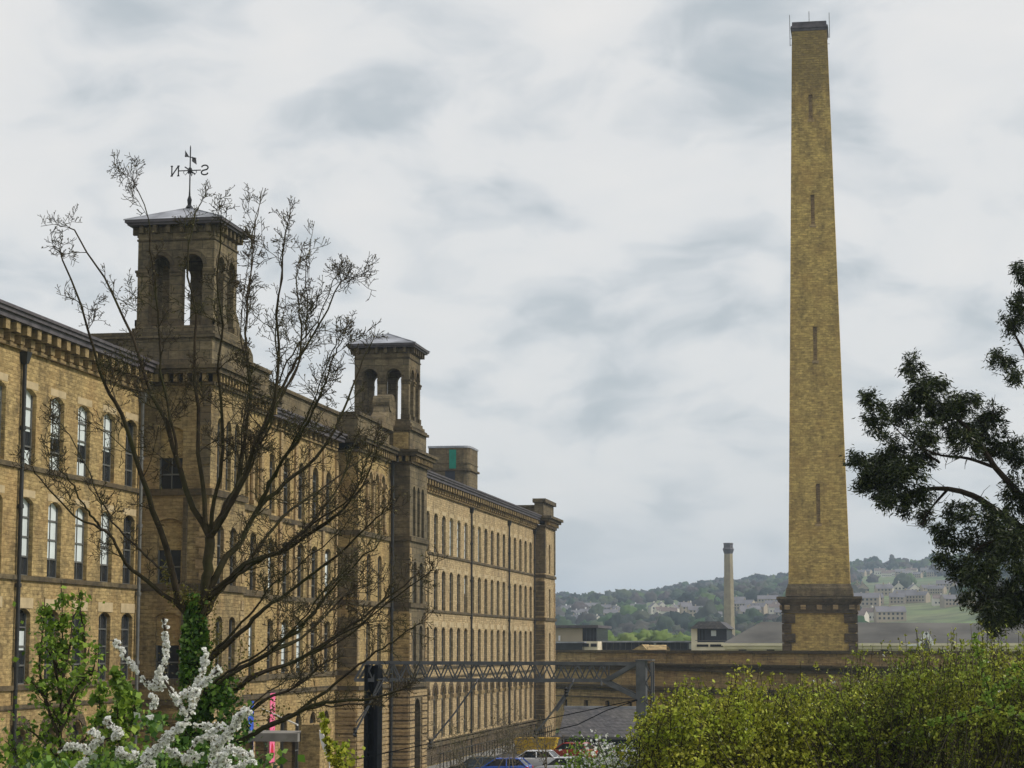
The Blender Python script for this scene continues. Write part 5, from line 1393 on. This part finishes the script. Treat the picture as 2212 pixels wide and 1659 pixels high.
leafy('green_bush', 'green sprig with a white tip right of the feather flag', 'bush',
      [[(735, 2000), (735, 1690), (715, 1640), (705, 1580), (692, 1530)], [(735, 1690), (735, 1640), (720, 1600)], [(735, 1690), (735, 1640), (752, 1600)]], 24, 4, .05, M['hedge_yellow'], 2.2, 12, extra=((745, 1640, 30, 36, 160),))

# ------------------------------------------------------------------ white blossom
def zz(x, y): return ((x/2.212)/1.792, (2223+y/2.212)/1.792)
BLY = 16.
bl = empty('blossom_tree', (0, 0, 0), 'white blossoming branches with dense flowers at the bottom left', 'tree')
bls = [([(1000, 580), (1060, 680), (1150, 800), (1250, 920), (1330, 970), (1400, 940)], 26, 1.0), ([(1400, 370), (1415, 500), (1425, 600), (1420, 700), (1390, 800), (1350, 900), (1380, 960)], 30, 1.0),
       ([(1770, 650), (1745, 780), (1725, 850), (1700, 930), (1650, 1000)], 34, .9), ([(1870, 820), (1790, 890), (1700, 960), (1600, 1010), (1560, 1040)], 34, 1.0), ([(1400, 900), (1500, 1050), (1550, 1150), (1590, 1190)], 32, .8),
       ([(1680, 1000), (1650, 1090), (1600, 1240), (1500, 1340), (1400, 1440), (1300, 1540), (1220, 1659), (1200, 1800)], 42, 1.1), ([(2130, 1150), (2050, 1230), (1980, 1340), (1900, 1420), (1820, 1500), (1780, 1659)], 44, 1.1), ([(1900, 1300), (1830, 1340), (1780, 1360)], 30, .9),
       ([(2170, 1560), (2080, 1540), (1980, 1500), (1900, 1560), (1840, 1659), (1830, 1760)], 42, 1.1), ([(1440, 1500), (1550, 1560), (1620, 1600), (1700, 1550)], 38, 1.0), ([(1850, 1450), (1900, 1580), (1960, 1659), (2000, 1750)], 46, 1.0), ([(1700, 1400), (1640, 1500), (1560, 1620)], 20, .5),
       ([(1300, 1030), (1340, 1080), (1290, 1130)], 28, 1.0), ([(1280, 1220), (1300, 1235)], 22, 1.0), ([(500, 1500), (600, 1470), (690, 1480), (760, 1500)], 30, .9), ([(780, 1340), (820, 1360), (850, 1400)], 30, .8),
       ([(920, 1250), (980, 1320), (1020, 1360), (960, 1400), (860, 1420), (780, 1480), (730, 1580), (670, 1659), (640, 1760)], 34, 1.0), ([(1000, 1450), (1030, 1530), (1070, 1570), (1180, 1550)], 40, 1.1), ([(2000, 1250), (2060, 1200), (2120, 1170)], 20, .5), ([(1380, 900), (1450, 960), (1520, 1060), (1680, 960)], 22, .6), ([(1660, 1290), (1720, 1300), (1800, 1290), (1880, 1270)], 26, .4),
       ([(1300, 1630), (1250, 1560), (1330, 1500)], 36, .8), ([(1700, 1420), (1760, 1400), (1850, 1400)], 34, .6), ([(2020, 1659), (2090, 1630), (2180, 1600)], 34, .7), ([(970, 560), (990, 610)], 14, .5)]
mb = MB(); FC = []; pm = BLY/FPX
for pts, wd, dn in bls:
    dz = rng.normal()*.25; p3 = [tuple(at(*zz(*p), BLY+dz)) for p in pts]; c = spline(p3, 14); n = len(c)
    mb.tube([tuple(a) for a in c], [.011-.006*k/n for k in range(n)], 5)
    L = np.linalg.norm(np.diff(c, axis=0), axis=1).sum(); rr2 = wd/3.96*pm*.75
    ph = rng.random()*9
    for k in range(int(L/pm*dn*8.5)):
        if k % 9 == 0:
            i = rng.integers(0, n-1); t = rng.random(); q = c[i]*(1-t)+c[i+1]*t
            if math.sin(i*1.1+ph) < -.35 and rng.random() < .7: i = int((i+4) % (n-1)); q = c[i]
            kc = q+unit(rng.standard_normal(3))*rr2*rng.random()**.6*1.3; kr = rr2*rng.uniform(.18, .42)
            if rng.random() < .3: mb.tube([tuple(q), tuple(kc)], [.004, .003], 3)
        FC.append(kc+rng.standard_normal(3)*kr*.6)
mb.tube([(p3[0][0]+.1, BLY, 6.6), tuple(at(430, 1720, BLY))], [.05, .03], 6)
mb.build('branches', M['bark_dark'], bl)
FC = np.array(FC); leaves('blossom', np.repeat(FC, 2, axis=0)+rng.normal(size=(len(FC)*2, 3))*.004, .020, M['blossom'], bl, 1.0)
leaves('buds', FC[::9]+rng.normal(size=(len(FC[::9]), 3))*.03, .02, M['bud'], bl, .6)

# small blossoming shrub near the cars
sb = empty('blossom_shrub', (0, 0, 0), 'small white-flowering shrub in front of the parked silver car', 'shrub')
mb = MB(); FC = []; LC = []
for k in range(26):
    x0_ = rng.uniform(1230, 1420); y0_ = 1720; x1_ = x0_+rng.normal()*25; y1_ = rng.uniform(1590, 1650) if x0_ > 1250 else rng.uniform(1600, 1650)
    p3 = [tuple(at(x0_, y0_, 34)), tuple(at((x0_+x1_)/2+rng.normal()*6, (y0_+y1_)/2, 34+rng.normal()*.3)), tuple(at(x1_, y1_, 34+rng.normal()*.5))]
    c = spline(p3, 10); mb.tube([tuple(a) for a in c], [.012-.008*j/len(c) for j in range(len(c))], 4)
    for j in range(120):
        q = c[rng.integers(2, len(c))]+rng.normal(size=3)*.075; (FC if rng.random() < (.68 if x1_ > 1270 else .12) else LC).append(q)
mb.build('stems', M['bark_pale'], sb); leaves('blossom', np.array(FC), .035, M['blossom'], sb, 1.); leaves('leaves', np.array(LC), .055, M['maple'], sb, .7)
# bare grey shrub between
gs = empty('bare_shrub', (0, 0, 0), 'tangle of pale bare twigs in front of the far mill wing', 'shrub')
mb = MB(); dummy = []
for k in range(15):
    x0_ = rng.uniform(960, 1190); p_ = at(x0_, rng.uniform(1640, 1690), 36+rng.normal()*.6); d = np.array([rng.normal()*.45, rng.normal()*.3, 1.])
    twig(mb, np.array(p_), d, rng.uniform(.6, 1.25), .011, 0, dummy, .5, .1, .003)
mb.build('twigs', M['bark_pale'], gs)
BPs = np.array(dummy); leaves('buds', BPs[rng.random(len(BPs)) < .25], .03, M['bud'], gs, .6)

# ------------------------------------------------------------------ hedge at the right
def top_y(x): return float(np.interp(x, [1370, 1400, 1470, 1540, 1610, 1700, 1780, 1850, 1920, 2000, 2100, 2212, 2330], [1600, 1530, 1492, 1500, 1486, 1494, 1474, 1452, 1430, 1418, 1405, 1398, 1400]))
bushes = [(1385, 1500, 34, 'hedge_yellow', 'yellow-green bush beside the grey gantry mast'), (1490, 1610, 35, 'hedge_yellow', 'yellow-green bush second from the gantry mast'),
          (1600, 1730, 36, 'hedge_yellow', 'olive-green bush below the left corner of the chimney base'), (1715, 1860, 37, 'hedge_green', 'mid-green thorny bush right below the chimney base'),
          (1845, 1990, 38, 'hedge_green', 'twiggy green bush reaching up below the hillside field'), (1975, 2110, 37, 'hedge_green', 'twiggy green bush below the white gable'),
          (2095, 2340, 35, 'hedge_green', 'dense darker green bush at the right edge under the evergreen')]
for (xa, xb, Y, mname, lab) in bushes:
    o = empty('hedge_bush', (0, 0, 0), lab, 'bush', 'bushes of the trackside hedge')
    mb = MB(); mp_ = MB(); C = []; pm = Y/FPX; wdt = xb-xa
    for k in range(int(wdt*1.15)):
        x0_ = rng.uniform(max(xa-24, 1382), xb+24); ty = top_y(x0_)+abs(rng.normal())*85-14*rng.random()+9*math.sin(x0_*.11)+6*math.sin(x0_*.043+1)
        tall = rng.random() < .22
        if tall: ty = top_y(x0_)+12-rng.uniform(0, 1)**1.6*74*(1 if x0_ > 1560 else .6)
        dY = rng.uniform(-1.5, 1.5); lean = rng.normal()*72*(.4 if tall else 1)
        p0 = at(x0_+lean, 1700, Y+dY*.5); p1 = at(x0_+lean*.45+rng.normal()*9, (1700+ty)/2, Y+dY*.8); p2 = at(x0_+rng.normal()*5, ty, Y+dY)
        c = spline([tuple(p0), tuple(p1), tuple(p2)], 14); n = len(c)
        (mp_ if rng.random() < (.5 if mname == 'hedge_green' else .15) else mb).tube([tuple(a) for a in c], [.012-.008*j/n for j in range(n)], 3)
        for j in range(11 if tall else 14):
            t = rng.random()**.75; i = min(n-2, int(t*(n-1))); e = c[i]+unit(np.array([rng.normal(), rng.normal(), .35+.5*rng.random()]))*rng.uniform(.04, .28)*(.4 if tall else 1)
            mb.tube([tuple(c[i]), tuple(e)], [.005, .003], 3)
            for q in range(5): C.append(e+rng.normal(size=3)*.028)
        for j in range(4): C.append(c[-1]+rng.normal(size=3)*.02)
    for k in range(int(wdt*1.5)):
        x0_ = rng.uniform(max(xa-20, 1400), xb+20); ty = top_y(x0_)+34+rng.random()*150
        v = np.array(at(x0_, ty, Y+rng.uniform(-1.6, 1.2))); rr3 = rng.uniform(.05, .13)
        for q in range(26): C.append(v+rng.normal(size=3)*np.array([rr3, rr3, rr3*.7]))
    mb.build('stems', M['bark'], o); mp_.build('pale_stems', M['bark_pale'], o)
    C = np.array(C); leaves('leaves', C, .052 if mname == 'hedge_green' else .058, M[mname], o, .6)
    fl = C[rng.random(len(C)) < .0025]; leaves('blossom', np.repeat(fl, 3, axis=0)+rng.normal(size=(len(fl)*3, 3))*.015, .03, M['blossom'], o, 1.)
    # stems going down to the ground
    s = MB(); g_ = at((xa+xb)/2, 1700, Y)
    for k in range(7): s.tube([(g_.x+rng.normal()*.1, Y+rng.normal()*.1, ground(g_.x, Y)-.2), tuple(at(xa+wdt*(k+.5)/7, 1690, Y))], [.05, .02], 5)
    s.build('trunk', M['bark'], o)
# brighter new shoots at the right end
leafy('climber', 'bright green trailing shoots over the hedge at the right edge', 'plant',
      [[(2260, 1640), (2212, 1560), (2150, 1530), (2080, 1548), (2030, 1560), (1995, 1562)], [(2240, 1500), (2200, 1470), (2150, 1490), (2110, 1520)], [(2230, 1470), (2200, 1440), (2180, 1460)], [(2150, 1530), (2130, 1470), (2110, 1400), (2105, 1370)]],
      31, 4, .045, leaf('bright_shoots', [(0, (.10, .17, .02)), (.6, (.2, .32, .04)), (1, (.34, .42, .07))], trans=.35), 3.0, 12)

# ------------------------------------------------------------------ evergreen at the right
EY = 40.
eg = empty('evergreen_tree', (0, 0, 0), 'dark evergreen tree with drooping foliage reaching in from the right', 'tree')
cl_ = [(2205, 590, 16, 60), (2190, 690, 34, 45), (2205, 650, 20, 30), (2172, 785, 32, 30), (2195, 815, 22, 26), (2150, 770, 14, 16),
       (1970, 790, 30, 28), (1990, 835, 40, 34), (2025, 825, 24, 24), (1885, 862, 28, 26), (1895, 915, 36, 40), (1945, 890, 42, 42), (2020, 880, 50, 42), (2090, 870, 42, 34), (2140, 905, 38, 34), (2060, 930, 40, 24), (1925, 970, 44, 44), (1858, 995, 30, 30), (1880, 1045, 42, 40), (1940, 1045, 52, 44), (1990, 985, 40, 36), (2085, 955, 44, 36), (2150, 965, 44, 38), (1925, 1085, 40, 24), (1905, 1065, 40, 36), (1960, 1105, 18, 26), (1995, 1070, 32, 34), (2000, 1115, 20, 30), (2190, 990, 30, 50), (2195, 1080, 34, 50),
       (2065, 1105, 34, 26), (2115, 1115, 44, 30), (2160, 1140, 44, 40), (2030, 1150, 24, 26), (2060, 1160, 36, 34), (2115, 1175, 40, 34), (2040, 1200, 30, 30), (2075, 1235, 32, 40), (2150, 1215, 22, 24), (2120, 1270, 38, 34), (2090, 1290, 26, 26), (2160, 1285, 42, 34), (2195, 1240, 26, 34), (2125, 1320, 30, 30), (2165, 1345, 34, 24), (2200, 1330, 26, 40), (2145, 1368, 24, 14), (2240, 1150, 30, 300), (2250, 800, 30, 200), (2330, 1240, 60, 50), (2420, 1180, 70, 60), (2520, 1200, 80, 60), (2600, 1120, 60, 60), (2340, 1060, 70, 60), (2450, 1020, 80, 60), (2560, 980, 70, 60), (2330, 900, 60, 60), (2440, 860, 80, 60), (2530, 820, 60, 50), (2340, 740, 60, 60), (2430, 700, 70, 60), (2370, 600, 60, 60), (2440, 560, 50, 50), (2330, 500, 40, 50), (2380, 430, 40, 50), (2000, 930, 44, 36), (1965, 1010, 44, 36), (1905, 1015, 40, 40), (2110, 920, 44, 36), (2170, 1170, 50, 50), (2120, 1230, 50, 46), (2150, 1320, 50, 40), (2190, 1180, 40, 60), (1870, 1020, 34, 40), (2060, 890, 40, 30), (1990, 860, 34, 30), (2185, 1290, 40, 50)]
C = []; D = []; pm = EY/FPX
for (cx_, cy_, rx, ry) in cl_:
    n = int(rx*ry*.95); ctr = at(cx_, cy_, EY+rng.normal()*.7)
    # sub-tufts give light and dark clumps
    nt_ = max(4, int(rx*ry/70)); T_ = rng.normal(size=(nt_, 3)); T_ /= np.linalg.norm(T_, axis=1)[:, None]; T_ *= (rng.random(nt_)[:, None]**.4)
    T_ = T_*np.array([rx, rx*.9, ry])*pm*.88
    for k in range(n):
        b0 = T_[rng.integers(nt_)]; q = b0+rng.normal(size=3)*pm*6.5
        C.append(np.array(ctr)+q); v = unit(np.array([b0[0], b0[1], b0[2]*.4])) ; D.append(v*.8+np.array([0, 0, -.35]))
leaves('leaves', np.array(C), .085, M['needle'], eg, .26, 0, np.array(D), .45)
mb = MB(); elimbs = [[(2500, 1400), (2380, 1280), (2260, 1180), (2140, 1095), (2100, 1070), (2048, 1056), (1990, 1058), (1930, 1075), (1880, 1050)], [(2380, 1280), (2260, 1140), (2200, 1065), (2150, 1010), (2118, 960), (2085, 920), (2030, 870), (1985, 820)],
    [(2150, 1010), (2090, 990), (2020, 980), (1950, 940), (1900, 880)], [(2260, 1180), (2190, 1160), (2120, 1180), (2070, 1230)], [(2300, 1300), (2212, 1280), (2150, 1290), (2110, 1320)], [(2320, 1000), (2260, 850), (2212, 760), (2180, 700)], [(2048, 1056), (2010, 1100), (1990, 1140)], [(2030, 1000), (1980, 960), (1955, 900)], [(2118, 960), (2130, 910), (2150, 890)]]
for k, pts in enumerate(elimbs):
    p3 = [tuple(at(x, y, EY+.2*math.sin(i+k))) for i, (x, y) in enumerate(pts)]; c = spline(p3, 20); n = len(c); r0 = (.10, .085, .035, .05, .05, .07, .03, .025, .02)[k]
    mb.tube([tuple(a) for a in c], [r0*(1-.85*j/(n-1)) for j in range(n)], 6)
    for j in range(30):
        i = rng.integers(n//4, n-1); e = c[i]+unit(np.array([rng.normal(), rng.normal(), rng.normal()*.7+.2]))*rng.uniform(.1, .4); mb.tube([tuple(c[i]), tuple((c[i]+e)/2+rng.normal(size=3)*.03), tuple(e)], [.009, .006, .004], 3)
mb.build('branches', M['bark_dark'], eg)
tb = at(2500, 1400, EY); t = MB(); t.tube([(tb.x+.3, EY, ground(tb.x, EY)-.3), (tb.x+.1, EY, 6), (tb.x, EY, 9), (tb.x-.4, EY, 13), (tb.x-1.6, EY, 17)], [.34, .28, .22, .16, .06], 10); t.build('trunk', M['bark_dark'], eg, True)

# ------------------------------------------------------------------ air
hz = MB(); hz.box(-5000, 5500, -600, 6500, -4, 190); hm = bpy.data.materials.new('haze_air'); hm.use_nodes = True; nt = hm.node_tree; nt.nodes.clear()
o_ = N(nt, 'ShaderNodeOutputMaterial'); pvn = N(nt, 'ShaderNodeVolumePrincipled'); pvn.inputs['Color'].default_value = (.66, .79, 1, 1); pvn.inputs['Density'].default_value = .00021; pvn.inputs['Anisotropy'].default_value = .2
nt.links.new(pvn.outputs[0], o_.inputs['Volume']); tag(hz.build('haze', hm), 'thin pale haze over the valley', 'haze', kind='stuff')
scene.cycles.volume_bounces = 1
print('verts', sum(len(m.vertices) for m in bpy.data.meshes), 'objects', len(bpy.data.objects))
